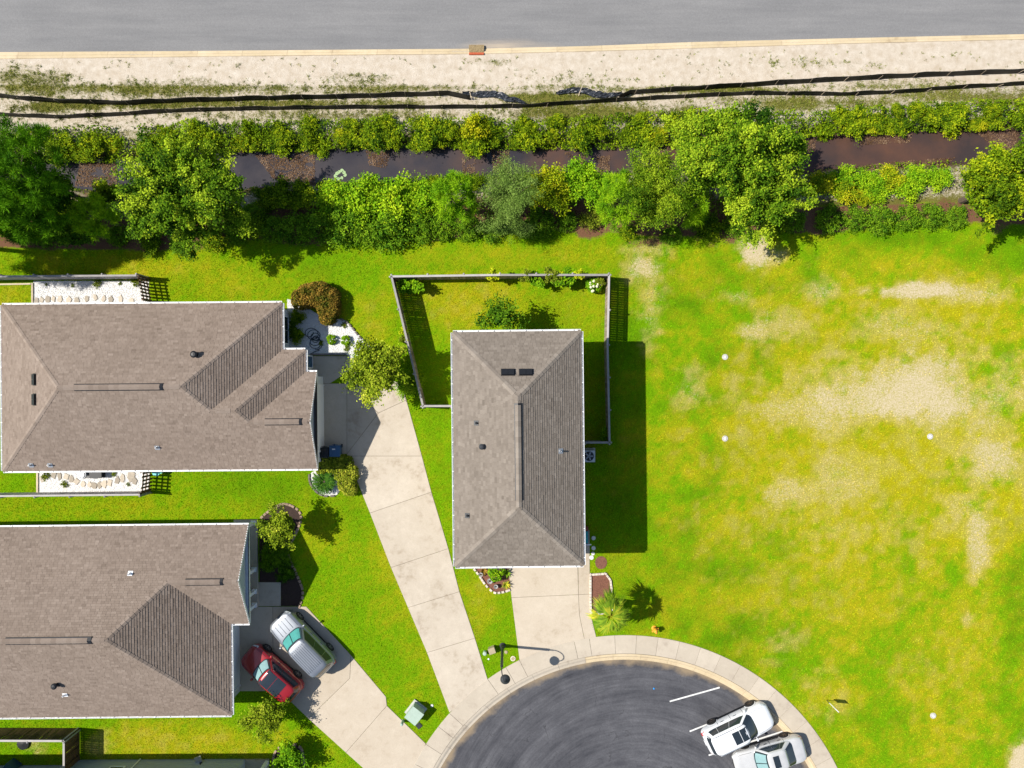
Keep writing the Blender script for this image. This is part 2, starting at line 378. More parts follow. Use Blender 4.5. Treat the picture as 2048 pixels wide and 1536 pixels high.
YEL = [(1760, 900, 480, 270, 1.05), (1800, 640, 320, 110, .7), (1650, 1130, 340, 170, .6), (1900, 1330, 140, 200, .55), (250, 535, 320, 36, .55), (30, 588, 60, 30, .7),
       (450, 560, 180, 40, .35), (720, 650, 90, 70, .5), (940, 600, 160, 70, .75), (1150, 600, 80, 60, .5), (800, 1150, 70, 150, .45), (860, 1330, 60, 100, .35), (360, 1485, 280, 50, .8),
       (960, 1200, 40, 80, .6), (1040, 510, 400, 30, .4), (640, 1080, 60, 60, .4), (250, 1015, 340, 25, .3), (1350, 560, 150, 80, .45), (1250, 1150, 60, 60, .3), (1600, 520, 340, 60, .35), (1650, 1400, 80, 70, .5)]
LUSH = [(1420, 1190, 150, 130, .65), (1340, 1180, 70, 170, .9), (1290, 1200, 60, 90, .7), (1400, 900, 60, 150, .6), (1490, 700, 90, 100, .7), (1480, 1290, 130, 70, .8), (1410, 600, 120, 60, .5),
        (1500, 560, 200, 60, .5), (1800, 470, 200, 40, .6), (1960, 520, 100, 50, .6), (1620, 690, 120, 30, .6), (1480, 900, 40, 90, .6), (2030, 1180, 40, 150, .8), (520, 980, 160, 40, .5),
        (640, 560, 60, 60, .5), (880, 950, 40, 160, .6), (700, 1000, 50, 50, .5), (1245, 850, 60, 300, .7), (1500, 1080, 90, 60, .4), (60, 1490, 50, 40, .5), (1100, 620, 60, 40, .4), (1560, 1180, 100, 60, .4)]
MULCH = [(120, 480, 160, 22, 1.0), (300, 495, 90, 14, .8), (600, 480, 120, 14, .8), (880, 468, 160, 16, .9), (1180, 452, 70, 24, 1.1), (1300, 485, 90, 14, .7), (1620, 445, 100, 22, 1.1), (40, 430, 160, 60, .9),
         (360, 440, 130, 60, .9), (1010, 440, 120, 30, .8), (1420, 440, 150, 50, .9), (1960, 430, 100, 40, .8)]
def lawn_fields(X, Y):
    px = 1024 + X * S; py = 768 - Y * S
    sand = blobs(SAND, px, py); yel = blobs(YEL, px, py); lush = blobs(LUSH, px, py); mul = blobs(MULCH, px, py)
    # verge strip between the road and the ditch, banks
    hedge = np.interp(px, [0, 200, 420, 560, 700, 1000, 1180, 1340, 1480, 1600, 1900, 2048], [500, 505, 498, 476, 478, 462, 466, 480, 470, 455, 445, 455])
    back = np.interp(px, [-400, 0, 700, 1170, 1700, 2048, 2500], [115, 115, 108, 101, 86, 78, 66])
    verge = sstep(hedge - 40, hedge - 60, py)
    v = np.full(len(px), 0.88)
    v = np.where((py > back) & (py < 170), 1.25, v)
    tuft = blobs([(60, 160, 110, 30, .7), (220, 175, 180, 18, .55), (430, 172, 180, 16, .5), (700, 158, 110, 12, .5), (990, 125, 40, 12, .6), (760, 175, 160, 12, .4), (1130, 160, 120, 20, .4), (1640, 128, 140, 16, .45),
                  (420, 207, 440, 7, .55), (150, 212, 200, 10, .7), (1080, 196, 110, 10, .8), (1450, 180, 200, 8, .55), (1750, 166, 200, 10, .5), (1600, 205, 160, 16, .55), (1200, 225, 200, 20, .6), (1950, 195, 160, 20, .6), (700, 230, 300, 10, .3)], px, py)
    v = v - tuft * 1.0
    v = np.where(py > 262, v - 0.25, v)
    sand = np.where(py < hedge - 40, v * sstep(hedge - 35, hedge - 60, py), sand)
    mul = np.maximum(mul, sstep(hedge + 6, hedge - 14, py) * sstep(hedge - np.where(px > 1590, 48, 90), hedge - np.where(px > 1590, 34, 50), py))
    tan = (py < hedge - 40)
    sand = np.where(tan, sand, sand * .88)
    return sand, yel, lush, mul, tan
G_LUSH, G_GREEN, G_YEL, G_DRY = map(np.array, ((0.075, 0.225, 0.003), (0.190, 0.385, 0.004), (0.455, 0.425, 0.012), (0.56, 0.48, 0.14)))
def grass_colour(X, Y, sand, yel, lush, tan):
    n1 = fbm(X, Y, 6.0, 1); n2 = fbm(X, Y, 1.6, 5); n3 = fbm(X, Y, 0.5, 8, 3)
    n4 = fbm(X, Y, 0.16, 12, 2)
    am = 0.45 + 0.55 * sstep(6.5, 9.5, X); yel = yel + .24 * sstep(11, 17, X) * sstep(9.5, 6.5, Y)
    y = np.clip(yel * 0.95 + ((n1 - 0.5) * 0.7 + (n2 - 0.5) * 1.0) * am + (n3 - 0.5) * 1.2 * am + (n4 - .5) * .9 + 0.10, 0, 1)
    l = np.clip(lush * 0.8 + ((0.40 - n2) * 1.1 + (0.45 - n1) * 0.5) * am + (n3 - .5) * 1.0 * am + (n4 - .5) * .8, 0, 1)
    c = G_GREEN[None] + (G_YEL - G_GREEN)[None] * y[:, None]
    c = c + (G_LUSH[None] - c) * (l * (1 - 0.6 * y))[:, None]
    d = np.clip(sand * 1.30 + yel * .20 - 0.15 + (n3 - 0.5) * 1.5 * np.clip(sand * 3 + yel * .8, 0, 1), 0, 1)
    c = c + (G_DRY[None] - c) * d[:, None] * 0.9
    w_ = np.array((0.20, 0.19, 0.045))
    c = np.where(tan[:, None], w_[None] * (0.75 + 0.5 * n2[:, None]), c)
    return c
sand, yel, lush, mul, tan = lawn_fields(fx, fy)
gcol = grass_colour(fx, fy, sand, yel, lush, tan)
fz = ground_z(fx, fy)
nx, ny = len(gx), len(gy)
me = bpy.data.meshes.new('ground')
me.vertices.add(nx * ny); me.vertices.foreach_set('co', np.stack([fx, fy, fz], 1).astype(np.float32).ravel())
ii = np.arange(nx * ny).reshape(ny, nx)
q = np.stack([ii[:-1, :-1], ii[:-1, 1:], ii[1:, 1:], ii[1:, :-1]], -1).reshape(-1, 4)
me.loops.add(q.size); me.loops.foreach_set('vertex_index', q.ravel().astype(np.int32))
me.polygons.add(len(q)); me.polygons.foreach_set('loop_start', np.arange(0, q.size, 4, dtype=np.int32)); me.polygons.foreach_set('loop_total', np.full(len(q), 4, dtype=np.int32))
me.polygons.foreach_set('use_smooth', np.ones(len(q), bool))
a = me.attributes.new('gcol', 'FLOAT_COLOR', 'POINT'); a.data.foreach_set('color', np.concatenate([gcol, np.ones((len(fx), 1))], 1).astype(np.float32).ravel())
bank = np.clip(np.where(fz < -0.12, 1.0, 0.0) * sstep(-0.1, -0.5, fz), 0, 1)
a = me.attributes.new('mask', 'FLOAT_COLOR', 'POINT'); a.data.foreach_set('color', np.stack([sand, mul, bank, tan.astype(float)], 1).astype(np.float32).ravel())
me.update(calc_edges=True)
m, nt, b = new_mat('lawn_and_sand'); v = wpos(nt)
mk = N(nt, 'ShaderNodeAttribute', attribute_name='mask'); sp = N(nt, 'ShaderNodeSeparateColor', {0: mk.outputs['Color']})
n2 = noise_(nt, v, 2.2, 6, 0.6); n3 = noise_(nt, v, 11, 5, 0.65); n4 = noise_(nt, v, 48, 3, 0.6); n5 = noise_(nt, v, 4.5, 5, 0.7)
g = attr_(nt, 'gcol', 'Color')
gr = math_(nt, 'ADD', math_(nt, 'MULTIPLY', n3, 0.55), math_(nt, 'MULTIPLY', n4, 0.45))
g = mix_(nt, 1.0, g, ramp_(nt, gr, 0.3, 0.72, (0.34, 0.38, 0.34), (1.05, 1.0, 1.0)), 'MULTIPLY')
sc = mix_(nt, mk.outputs['Alpha'], mix_(nt, ramp_(nt, n3, 0.3, 0.7), (0.43, 0.35, 0.19), (0.60, 0.52, 0.36)), mix_(nt, ramp_(nt, n2, 0.3, 0.7), (0.46, 0.39, 0.30), (0.60, 0.54, 0.455)))
sc = mix_(nt, 1.0, sc, ramp_(nt, n4, 0.3, 0.7, (0.8, 0.78, 0.76), (1.1, 1.1, 1.1)), 'MULTIPLY')
sf = math_(nt, 'ADD', sp.outputs[0], math_(nt, 'ADD', math_(nt, 'MULTIPLY', math_(nt, 'ADD', math_(nt, 'SUBTRACT', n3, 0.5), math_(nt, 'MULTIPLY', math_(nt, 'SUBTRACT', n5, 0.5), 1.0)), 1.25), math_(nt, 'MULTIPLY', math_(nt, 'SUBTRACT', n4, 0.5), 0.7)))
c = mix_(nt, ramp_(nt, sf, 0.44, 0.92), g, sc)
n7 = noise_(nt, v, 6.5, 4, 0.75); c = mix_(nt, math_(nt, 'MULTIPLY', math_(nt, 'MULTIPLY', ramp_(nt, n7, 0.60, 0.68), ramp_(nt, n2, 0.45, 0.6)), math_(nt, 'MULTIPLY', ramp_(nt, sp.outputs[0], 0.12, 0.4), 0.7)), c, (0.13, 0.11, 0.03))
mf = math_(nt, 'ADD', sp.outputs[1], math_(nt, 'MULTIPLY', math_(nt, 'SUBTRACT', n3, 0.5), 1.2))
mc = mix_(nt, ramp_(nt, n4, 0.3, 0.7), (0.06, 0.03, 0.018), (0.25, 0.13, 0.072))
c = mix_(nt, ramp_(nt, mf, 0.5, 0.7), c, mc)
bc = mix_(nt, ramp_(nt, n3, 0.3, 0.7), (0.03, 0.022, 0.012), (0.11, 0.075, 0.04))
c = mix_(nt, sp.outputs[2], c, bc)
nt.links.new(c, b.inputs['Base Color']); b.inputs['Roughness'].default_value = 1.0; b.inputs['Specular IOR Level'].default_value = 0.02
bump_(nt, b, gr, 0.8, 0.05)
ground = link('ground', me, m); tag(ground, kind='structure', label='green and yellow lawn with sandy bare patches')

# water of the ditch
def water_mat():
    m, nt, b = new_mat('ditch_water'); v = wpos(nt)
    n = noise_(nt, v, 0.35, 5); n2 = noise_(nt, v, 5, 3)
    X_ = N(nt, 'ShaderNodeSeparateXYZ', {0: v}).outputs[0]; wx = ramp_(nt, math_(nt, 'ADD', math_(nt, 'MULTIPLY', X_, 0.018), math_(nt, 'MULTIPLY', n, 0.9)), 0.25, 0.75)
    c = mix_(nt, wx, mix_(nt, ramp_(nt, n, 0.35, 0.65), (0.036, 0.034, 0.042), (0.068, 0.060, 0.062)), mix_(nt, ramp_(nt, n, 0.35, 0.7), (0.044, 0.033, 0.032), (0.10, 0.052, 0.036)))  # blue-grey west is sky reflection put into the colour; brown east is tannin
    nt.links.new(c, b.inputs['Base Color']); b.inputs['Roughness'].default_value = 0.06; b.inputs['IOR'].default_value = 1.33
    bump_(nt, b, n2, 0.12, 0.02); return m
xs = np.linspace(-60, 60, 121)
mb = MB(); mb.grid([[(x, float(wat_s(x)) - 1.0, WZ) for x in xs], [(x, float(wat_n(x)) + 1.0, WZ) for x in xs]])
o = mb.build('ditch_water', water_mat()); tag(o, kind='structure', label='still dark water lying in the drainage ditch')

# road
def asphalt_mat():
    m, nt, b = new_mat('grey_asphalt'); v = wpos(nt)
    mp = N(nt, 'ShaderNodeMapping', {'Vector': v, 'Scale': (0.12, 1.1, 1)}).outputs[0]
    n1 = noise_(nt, mp, 1.0, 6, 0.6); n4 = noise_(nt, v, 35, 4, 0.7); n2 = noise_(nt, v, 0.25, 4)
    mp2 = N(nt, 'ShaderNodeMapping', {'Vector': v, 'Scale': (0.25, 3.5, 1)}).outputs[0]; n5 = noise_(nt, mp2, 1.0, 5, 0.6)
    f = math_(nt, 'ADD', math_(nt, 'MULTIPLY', n1, 0.45), math_(nt, 'ADD', math_(nt, 'MULTIPLY', n2, 0.25), math_(nt, 'MULTIPLY', n5, 0.3)))
    c = ramp_(nt, f, 0.28, 0.72, (0.155, 0.155, 0.158), (0.238, 0.235, 0.232))
    c = mix_(nt, 1.0, c, ramp_(nt, n4, 0.3, 0.72, (0.8, 0.8, 0.8), (1.15, 1.15, 1.15)), 'MULTIPLY')
    n6 = noise_(nt, v, 8, 4, 0.7); c = mix_(nt, 1.0, c, ramp_(nt, n6, 0.3, 0.7, (0.92, 0.92, 0.92), (1.08, 1.08, 1.08)), 'MULTIPLY')
    # sand washed against the inlet
    d = N(nt, 'ShaderNodeVectorMath', {0: N(nt, 'ShaderNodeMapping', {'Vector': v, 'Location': (0.12, -22.5, 0)}).outputs[0], 1: (0.26, 1.5, 0)}, operation='MULTIPLY').outputs[0]
    L = N(nt, 'ShaderNodeVectorMath', {0: d}, operation='LENGTH').outputs['Value']
    du = math_(nt, 'MULTIPLY', ramp_(nt, L, 0.15, 1.15, (1, 1, 1), (0, 0, 0)), ramp_(nt, n5, 0.3, 0.6)); c = mix_(nt, du, c, (0.40, 0.33, 0.25))
    nt.links.new(c, b.inputs['Base Color']); b.inputs['Roughness'].default_value = 0.9; b.inputs['Specular IOR Level'].default_value = 0.25
    bump_(nt, b, n4, 0.4, 0.01); return m
xs = np.linspace(-120, 120, 241)
mb = MB(); mb.grid([[(x, float(road_edge(x)) - 0.05, -0.10) for x in xs], [(x, 36.0, -0.09) for x in xs]])
o = mb.build('road', asphalt_mat()); tag(o, kind='structure', label='grey asphalt road with faint streaks')
kr = bpy.data.objects.new('road_kerb', None); COL.objects.link(kr); tag(kr, kind='structure', label='pale concrete kerb edging the grey road')
xk = np.arange(-48, 48.1, 3.0)
for x0, x1 in zip(xk[:-1], xk[1:]):
    rows = []
    for x in np.linspace(x0 + 0.006, x1 - 0.006, 4):
        e, k = float(road_edge(x)), float(kerb_back(x)); wdt = e - k
        rows.append([(x, e, -0.4), (x, e, -0.085), (x, e - wdt * 0.45, -0.045), (x, e - wdt * 0.62, 0.025), (x, k, 0.035), (x, k, -0.4)])
    mb = MB(); mb.grid(rows); n_ = len(rows[0])
    mb.f.append(tuple(range(n_))[::-1]); mb.f.append(tuple(range(len(mb.v) - n_, len(mb.v)))); 
    mb.build('kerb_stone', M['kerb'], kr)

# turning circle
def culdesac_mat():
    m, nt, b = new_mat('dark_asphalt'); v = wpos(nt)
    rel = N(nt, 'ShaderNodeVectorMath', {0: v, 1: (CC.x + 1.0, CC.y + 1.5, 0)}, operation='SUBTRACT').outputs[0]
    sx = N(nt, 'ShaderNodeSeparateXYZ', {0: rel})
    R_ = math_(nt, 'SQRT', math_(nt, 'ADD', math_(nt, 'MULTIPLY', sx.outputs[0], sx.outputs[0]), math_(nt, 'MULTIPLY', sx.outputs[1], sx.outputs[1])))
    T_ = math_(nt, 'ARCTAN2', sx.outputs[1], sx.outputs[0])
    pol = N(nt, 'ShaderNodeCombineXYZ', {0: math_(nt, 'MULTIPLY', R_, 1.0), 1: math_(nt, 'MULTIPLY', T_, 0.7), 2: 0.0}).outputs[0]
    s1 = noise_(nt, pol, 1.5, 7, 0.68); s2 = noise_(nt, pol, 8.5, 4, 0.6); n2 = noise_(nt, v, 0.8, 5, 0.6); n4 = noise_(nt, v, 40, 4, 0.7)
    f = math_(nt, 'ADD', math_(nt, 'MULTIPLY', s1, 0.52), math_(nt, 'ADD', math_(nt, 'MULTIPLY', s2, 0.20), math_(nt, 'MULTIPLY', n2, 0.28)))
    c = ramp_(nt, f, 0.36, 0.66, (0.036, 0.037, 0.044), (0.116, 0.116, 0.126))
    n6 = noise_(nt, v, 9, 4, 0.7); c = mix_(nt, 1.0, c, ramp_(nt, n6, 0.3, 0.7, (0.86, 0.86, 0.86), (1.14, 1.14, 1.14)), 'MULTIPLY')
    ck = N(nt, 'ShaderNodeTexVoronoi', {'Vector': N(nt, 'ShaderNodeVectorMath', {0: v, 1: N(nt, 'ShaderNodeTexNoise', {'Vector': v, 'Scale': 1.2, 'Detail': 4}).outputs['Color']}, operation='ADD').outputs[0], 'Scale': 0.33}, feature='DISTANCE_TO_EDGE').outputs['Distance']
    c = mix_(nt, math_(nt, 'MULTIPLY', ramp_(nt, ck, 0.002, 0.009, (1, 1, 1), (0, 0, 0)), math_(nt, 'MULTIPLY', ramp_(nt, n2, 0.5, 0.6), 0.6)), c, (0.02, 0.02, 0.022))
    c = mix_(nt, 1.0, c, ramp_(nt, n4, 0.3, 0.72, (0.78, 0.78, 0.78), (1.2, 1.2, 1.2)), 'MULTIPLY')
    rel0 = N(nt, 'ShaderNodeVectorMath', {0: v, 1: (CC.x, CC.y, 0)}, operation='SUBTRACT').outputs[0]
    sx0 = N(nt, 'ShaderNodeSeparateXYZ', {0: rel0})
    R0 = math_(nt, 'SQRT', math_(nt, 'ADD', math_(nt, 'MULTIPLY', sx0.outputs[0], sx0.outputs[0]), math_(nt, 'MULTIPLY', sx0.outputs[1], sx0.outputs[1])))
    edge = math_(nt, 'ADD', math_(nt, 'MULTIPLY', math_(nt, 'SUBTRACT', R0, CR), 1.7), math_(nt, 'MULTIPLY', math_(nt, 'SUBTRACT', n2, 0.5), 2.2))
    c = mix_(nt, math_(nt, 'MULTIPLY', ramp_(nt, math_(nt, 'ADD', edge, 1.0), 0.25, 1.15), 0.95), c, (0.25, 0.19, 0.12))
    nt.links.new(c, b.inputs['Base Color']); b.inputs['Roughness'].default_value = 0.88; b.inputs['Specular IOR Level'].default_value = 0.25
    bump_(nt, b, n4, 0.4, 0.01); return m
def ring_pt(r, th): return (CC.x + r * math.cos(th), CC.y + r * math.sin(th))
mb = MB(); mb.sheet([ring_pt(CR + 0.05, t) for t in np.linspace(0, 2 * math.pi, 121)[:-1]], -0.085)
o = mb.build('turning_circle', culdesac_mat()); tag(o, kind='structure', label='dark asphalt turning circle with curved tyre streaks')
ks = bpy.data.objects.new('kerb', None); COL.objects.link(ks); tag(ks, kind='structure', label='pale concrete kerb curving round the turning circle')
sw = bpy.data.objects.new('sidewalk', None); COL.objects.link(sw); tag(sw, kind='structure', label='concrete sidewalk curving round the turning circle')
th_e = np.arange(rad(-40), rad(222), rad(7.4))
for a0, a1 in zip(th_e[:-1], th_e[1:]):
    rows = []
    flush = 0 if a0 < rad(98) else 1
    for t in np.linspace(a0 + 0.0004, a1 - 0.0004, 6):
        prof = [(CR, -0.4), (CR, -0.07), (CR + 0.20, -0.045), (CR + 0.28, 0.045), (CR + 0.425, 0.052), (CR + 0.425, -0.4)]
        if flush: prof = [(CR, -0.4), (CR, -0.075), (CR + 0.14, -0.06), (CR + 0.28, 0.005), (CR + 0.425, 0.03), (CR + 0.425, -0.4)]
        rows.append([(*ring_pt(r, t), z) for r, z in prof])
    mb = MB(); mb.grid(rows); mb.f.append(tuple(range(6))[::-1]); mb.f.append(tuple(range(len(mb.v) - 6, len(mb.v))))
    mb.build('kerb_stone', M['kerb'] if not flush else M['walk'], ks)
# joints of the sidewalk as seen: slabs of about 1.3 m, wider aprons at the drives
R_OUT = CR + 50 / S
def ang(px, py): p = P(px, py); return math.atan2(p.y - CC.y, p.x - CC.x)
ap_a = (ang(852, 1488), None)
joints = list(np.arange(rad(-40), ang(1193, 1290), rad(5.3)))
joints += [ang(1186, 1325), ang(1160, 1335), ang(1039, 1320), ang(1018, 1345), ang(977, 1360), ang(899, 1426), ang(880, 1455), ang(852, 1488)]
joints += list(np.arange(ang(852, 1488) + rad(5.5), rad(222), rad(5.5)))
for a0, a1 in zip(joints[:-1], joints[1:]):
    if a1 - a0 < 0.01: continue
    ts = np.linspace(a0 + 0.0005, a1 - 0.0005, 7)
    poly = [ring_pt(CR + 0.44, t) for t in ts] + [ring_pt(R_OUT, t) for t in ts[::-1]]
    mb = MB(); mb.prism(poly, -0.35, 0.045, cham=0.008); mb.build('slab', M['walk'], sw)

# driveways: slabs between joints (photo pixels on the ground)
def slabs(name, label, polys, mat, z=0.035, gap=0.009):
    e = bpy.data.objects.new(name, None); COL.objects.link(e); tag(e, kind='structure', label=label)
    jb = MB()
    for pl in polys:
        mb = MB(); mb.prism(offset_poly([P2(*p) for p in pl], gap), -0.12, z, cham=0.008); mb.build('slab', mat, e)
        jb.sheet([P2(*p) for p in pl], 0.012)
    jb.build('joint_bed', M['joint'], e, kind='stuff')
    allp = [p for pl in polys for p in pl]; return e
DRV_A = [[(618, 712), (692, 712), (694, 745), (660, 767), (618, 767)], [(692, 712), (710, 716), (800, 768), (806, 773), (813, 800), (757, 826), (694, 767), (694, 745)],
         [(628, 767), (694, 767), (694, 908), (628, 908)], [(694, 767), (757, 826), (694, 908)], [(757, 826), (813, 800), (844, 912), (694, 912), (694, 908)],
         [(694, 912), (844, 912), (863, 984), (740, 1026)], [(740, 1026), (863, 984), (897, 1097), (782, 1135)], [(782, 1135), (897, 1097), (919, 1183), (816, 1215)],
         [(816, 1215), (919, 1183), (950, 1276), (854, 1305)], [(854, 1305), (950, 1276), (976, 1360), (899, 1425)]]
slabs('driveway', 'long tapering concrete driveway crossing the lawn from the garage', DRV_A, M['drive_dirty'])
DRV_B = [[(470, 1213), (546, 1213), (546, 1382), (470, 1382)], [(546, 1213), (613, 1213), (702, 1310), (700, 1356), (617, 1437), (560, 1382), (546, 1382)],
         [(702, 1310), (772, 1393), (774, 1411), (692, 1505), (617, 1437), (700, 1356)], [(774, 1411), (852, 1487), (830, 1536), (770, 1575), (692, 1505)]]
slabs('driveway', 'concrete driveway with two parked cars beside the brown roofed house', DRV_B, M['drive'])
DRV_C = [[(1008, 1110), (1155, 1110), (1157, 1189), (1023, 1195), (1017, 1140)], [(1023, 1195), (1157, 1189), (1159, 1230), (1169, 1279), (1110, 1294), (1039, 1320)],
         [(1155, 1060), (1179, 1060), (1180, 1188), (1157, 1189)], [(1157, 1189), (1180, 1188), (1183, 1235), (1193, 1276), (1169, 1279), (1159, 1230)]]
slabs('driveway', 'short concrete driveway and side walk south of the two storey house', DRV_C, M['drive'])
slabs('porch_walk', 'small concrete walk in front of the shaded porch', [[(505, 1164), (562, 1164), (562, 1212), (505, 1212)]], M['walk'], 0.05)

# painted bay lines
def bay(p0, p1):
    a_, b_ = P(*p0), P(*p1); mb = MB(); d = (b_ - a_).normalized(); n = Vector((-d.y, d.x, 0)) * 0.05
    mb.add([(*(a_ - n).xy, -0.081), (*(b_ - n).xy, -0.081), (*(b_ + n).xy, -0.081), (*(a_ + n).xy, -0.081)], [(0, 1, 2, 3)])
    o = mb.build('parking_line', M['line']); tag(o, kind='structure', label='white painted parking bay line on dark asphalt')
bay((1340, 1404), (1440, 1376)); bay((1380, 1464), (1508, 1413)); bay((1418, 1512), (1566, 1464))
# ================================================================== houses
class House:
    def __init__(s, name, label, pivot, rot, sh):
        s.piv = Vector((pivot[0], pivot[1])); s.rot = rot; s.sh = sh; s.faces = []
        s.root = thing(name, label, 'house', (pivot[0], pivot[1], 0))
        s.rng = random.Random(hash(name) % 1000 + len(label))
        s.rng = random.Random(len(label) * 31)
    def R(s, x, y):
        c, n = math.cos(s.rot), math.sin(s.rot); dx, dy = x - s.piv.x, y - s.piv.y
        return (s.piv.x + c * dx - n * dy, s.piv.y + n * dx + c * dy)
    def Q(s, x, y, z): return Vector((*s.R(x, y), z))
    def roof(s, faces, soffit_poly, ze):
        """faces: plan points (x,y,z), the first two being the eave"""
        roof_o = None; deck = MB(); sg = MB()
        for fc in faces:
            pts = [s.Q(*p) for p in fc]; s.faces.append(pts)
            deck.add(pts, [tuple(range(len(pts)))])
            s.tabs(sg, pts)
        sp = [s.R(x, y) for x, y in soffit_poly]
        deck.sheet(sp, ze - 0.16); n = len(sp)
        v = [(x, y, ze - 0.16) for x, y in sp] + [(x, y, ze) for x, y in sp]
        deck.add(v, [(i, (i + 1) % n, n + (i + 1) % n, n + i) for i in range(n)])
        s.roof_o = deck.build('roof', M[s.sh], s.root)
        sof = MB(); sof.sheet(sp, ze - 0.164)
        inn = offset_poly(sp, -0.006); m_ = len(inn)
        sof.add([(x, y, ze - 0.165) for x, y in inn] + [(x, y, ze - 0.012) for x, y in inn], [(i, (i + 1) % m_, m_ + (i + 1) % m_, m_ + i) for i in range(m_)])
        sof.build('fascia', M['white'], s.roof_o)
        sg.build('shingles', M[s.sh], s.roof_o, kind='stuff')
    def tabs(s, mb, pts, exp=0.15, tw=0.26):
        p0, p1 = pts[0], pts[1]; u = (p1 - p0).normalized()
        nrm = None
        for k in range(2, len(pts)):
            nrm = (p1 - p0).cross(pts[k] - p0)
            if nrm.length > 0.01: break
        nrm.normalize()
        if nrm.z < 0: nrm = -nrm
        v = nrm.cross(u).normalized()
        if v.z < 0: v = -v
        uv = [((p - p0).dot(u), (p - p0).dot(v)) for p in pts]; vmax = max(q[1] for q in uv); n = len(uv)
        def span(h):
            xs = []
            for i in range(n):
                (a0, b0), (a1, b1) = uv[i], uv[(i + 1) % n]
                if (b0 - h) * (b1 - h) < 0: xs.append(a0 + (a1 - a0) * (h - b0) / (b1 - b0))
            return (min(xs), max(xs)) if len(xs) >= 2 else None
        W = lambda a, b, h: p0 + u * a + v * b + nrm * h
        h = 0.0; row = 0
        while h < vmax - 0.02:
            h1 = min(h + exp, vmax - 0.001); b = span(h + 0.004); t = span(h1 - 0.002)
            if b is None or t is None: break
            ov = 0.03 if row == 0 else 0.0
            off = (row % 3) * tw / 3 + s.rng.random() * 0.06; x = min(b[0], t[0]) - off
            rt = s.rng.random() * 0.12
            xend = max(b[1], t[1])
            while x < xend:
                x1 = x + tw * s.rng.choice((0.8, 1.0, 1.0, 1.25))
                bl, br = max(x, b[0]), min(x1 - 0.008, b[1]); tl, tr = max(x, t[0]), min(x1 - 0.008, t[1])
                if bl > br: bl = br = (b[0] if x1 < b[0] + 0.01 else min(max(bl, b[0]), b[1]))
                if tl > tr: tl = tr = (t[0] if x1 < t[0] + 0.01 else min(max(tl, t[0]), t[1]))
                if (br - bl) + (tr - tl) > 0.02:
                    k = 0.026 + s.rng.random() * 0.012
                    tone = min(1, max(0, 0.42 + s.rng.gauss(0, 0.15) + rt * .5))
                    vs_ = [W(bl, h - ov, 0.004), W(br, h - ov, 0.004), W(br, h - ov, k), W(bl, h - ov, k), W(tr, h1 + 0.01, 0.008), W(tl, h1 + 0.01, 0.008)]
                    mb.add(vs_, [(0, 1, 2, 3), (3, 2, 4, 5)], tone)
                x = x1
            h += exp; row += 1
    def caps(s, a, b, fa, fb, lift=0.03, w_=0.15, ln=0.30):
        """ridge or hip caps from a up to b between two faces"""
        a, b = Vector(a), Vector(b); ax = (b - a).normalized(); L = (b - a).length
        def side(fc):
            n = (fc[1] - fc[0]).cross(fc[2] - fc[0]); n.normalize(); n = n if n.z > 0 else -n
            d = n.cross(ax).normalized(); cen = sum(fc, Vector()) / len(fc)
            return (d if d.dot(cen - (a + b) / 2) > 0 else -d), n
        dA, nA = side(fa); dB, nB = side(fb); up = (nA + nB).normalized(); n_ = int(L / ln)
        mb = MB(); T = [-0.0, ln * 1.02]; hs = (lift + 0.022, lift + 0.004); V = []
        for x, hgt in zip(T, hs):
            V += [ax * x + dA * w_ + nA * hgt, ax * x + up * hgt, ax * x + dB * w_ + nB * hgt,
                  ax * x + dA * w_ + nA * 0.004, ax * x + dB * w_ + nB * 0.004]
        mb.add(V, [(0, 1, 6, 5), (1, 2, 7, 6), (3, 4, 2, 1, 0), (0, 5, 8, 3), (2, 4, 9, 7)], 0.5)
        meshes = []
        for q in range(4):
            mb.t = [(0.50 if s.sh == 'shingle_c' else 0.40) + 0.14 * q] * len(mb.t); meshes.append(mb.mesh('ridge_cap'))
        for i in range(n_):
            o = link('ridge_cap', s.rng.choice(meshes), M[s.sh], s.roof_o, a + ax * (i * ln) - wl(s.root))
        return up
    def vent_strip(s, a, b, fa, fb):
        """raised ridge vent with dark sides under the caps"""
        a, b = Vector(a), Vector(b); ax = (b - a).normalized()
        hor = Vector((-ax.y, ax.x, 0)).normalized()
        mb = MB(); r = 0.5
        P_ = []
        for p in (a, b):
            for d, h in ((-0.215, -0.11), (-0.215, -0.025), (0, 0.07), (0.215, -0.025), (0.215, -0.11)):
                P_.append(p + hor * d + Vector((0, 0, h)))
        mb.add(P_, [(0, 1, 6, 5), (1, 2, 7, 6), (2, 3, 8, 7), (3, 4, 9, 8), (4, 3, 2, 1, 0), (5, 6, 7, 8, 9)])
        mb.build('ridge_vent', M['dark'], s.roof_o)
        s.caps(a + Vector((0, 0, 0.035)), b + Vector((0, 0, 0.035)), fa, fb, lift=0.045, w_=0.155)
    def gutter(s, a, b, out):
        a, b, out = Vector(a), Vector(b), Vector((*out, 0)).normalized(); d = (b - a).normalized(); L = (b - a).length
        mb = MB(); z = Vector((0, 0, 1))
        mb.beam(a + out * 0.125 - z * 0.055, b + out * 0.125 - z * 0.055, 0.022, 0.11)
        mb.beam(a + out * 0.065 - z * 0.10, b + out * 0.065 - z * 0.10, 0.10, 0.012)
        mb.beam(a + out * 0.008 - z * 0.065, b + out * 0.008 - z * 0.065, 0.014, 0.11)
        for e, sg in ((a, 1), (b, -1)): mb.beam(e + d * sg * 0.006 + out * 0.012 - z * 0.055, e + d * sg * 0.006 + out * 0.115 - z * 0.055, 0.012, 0.09)
        g = mb.build('gutter', M['white'], s.roof_o)
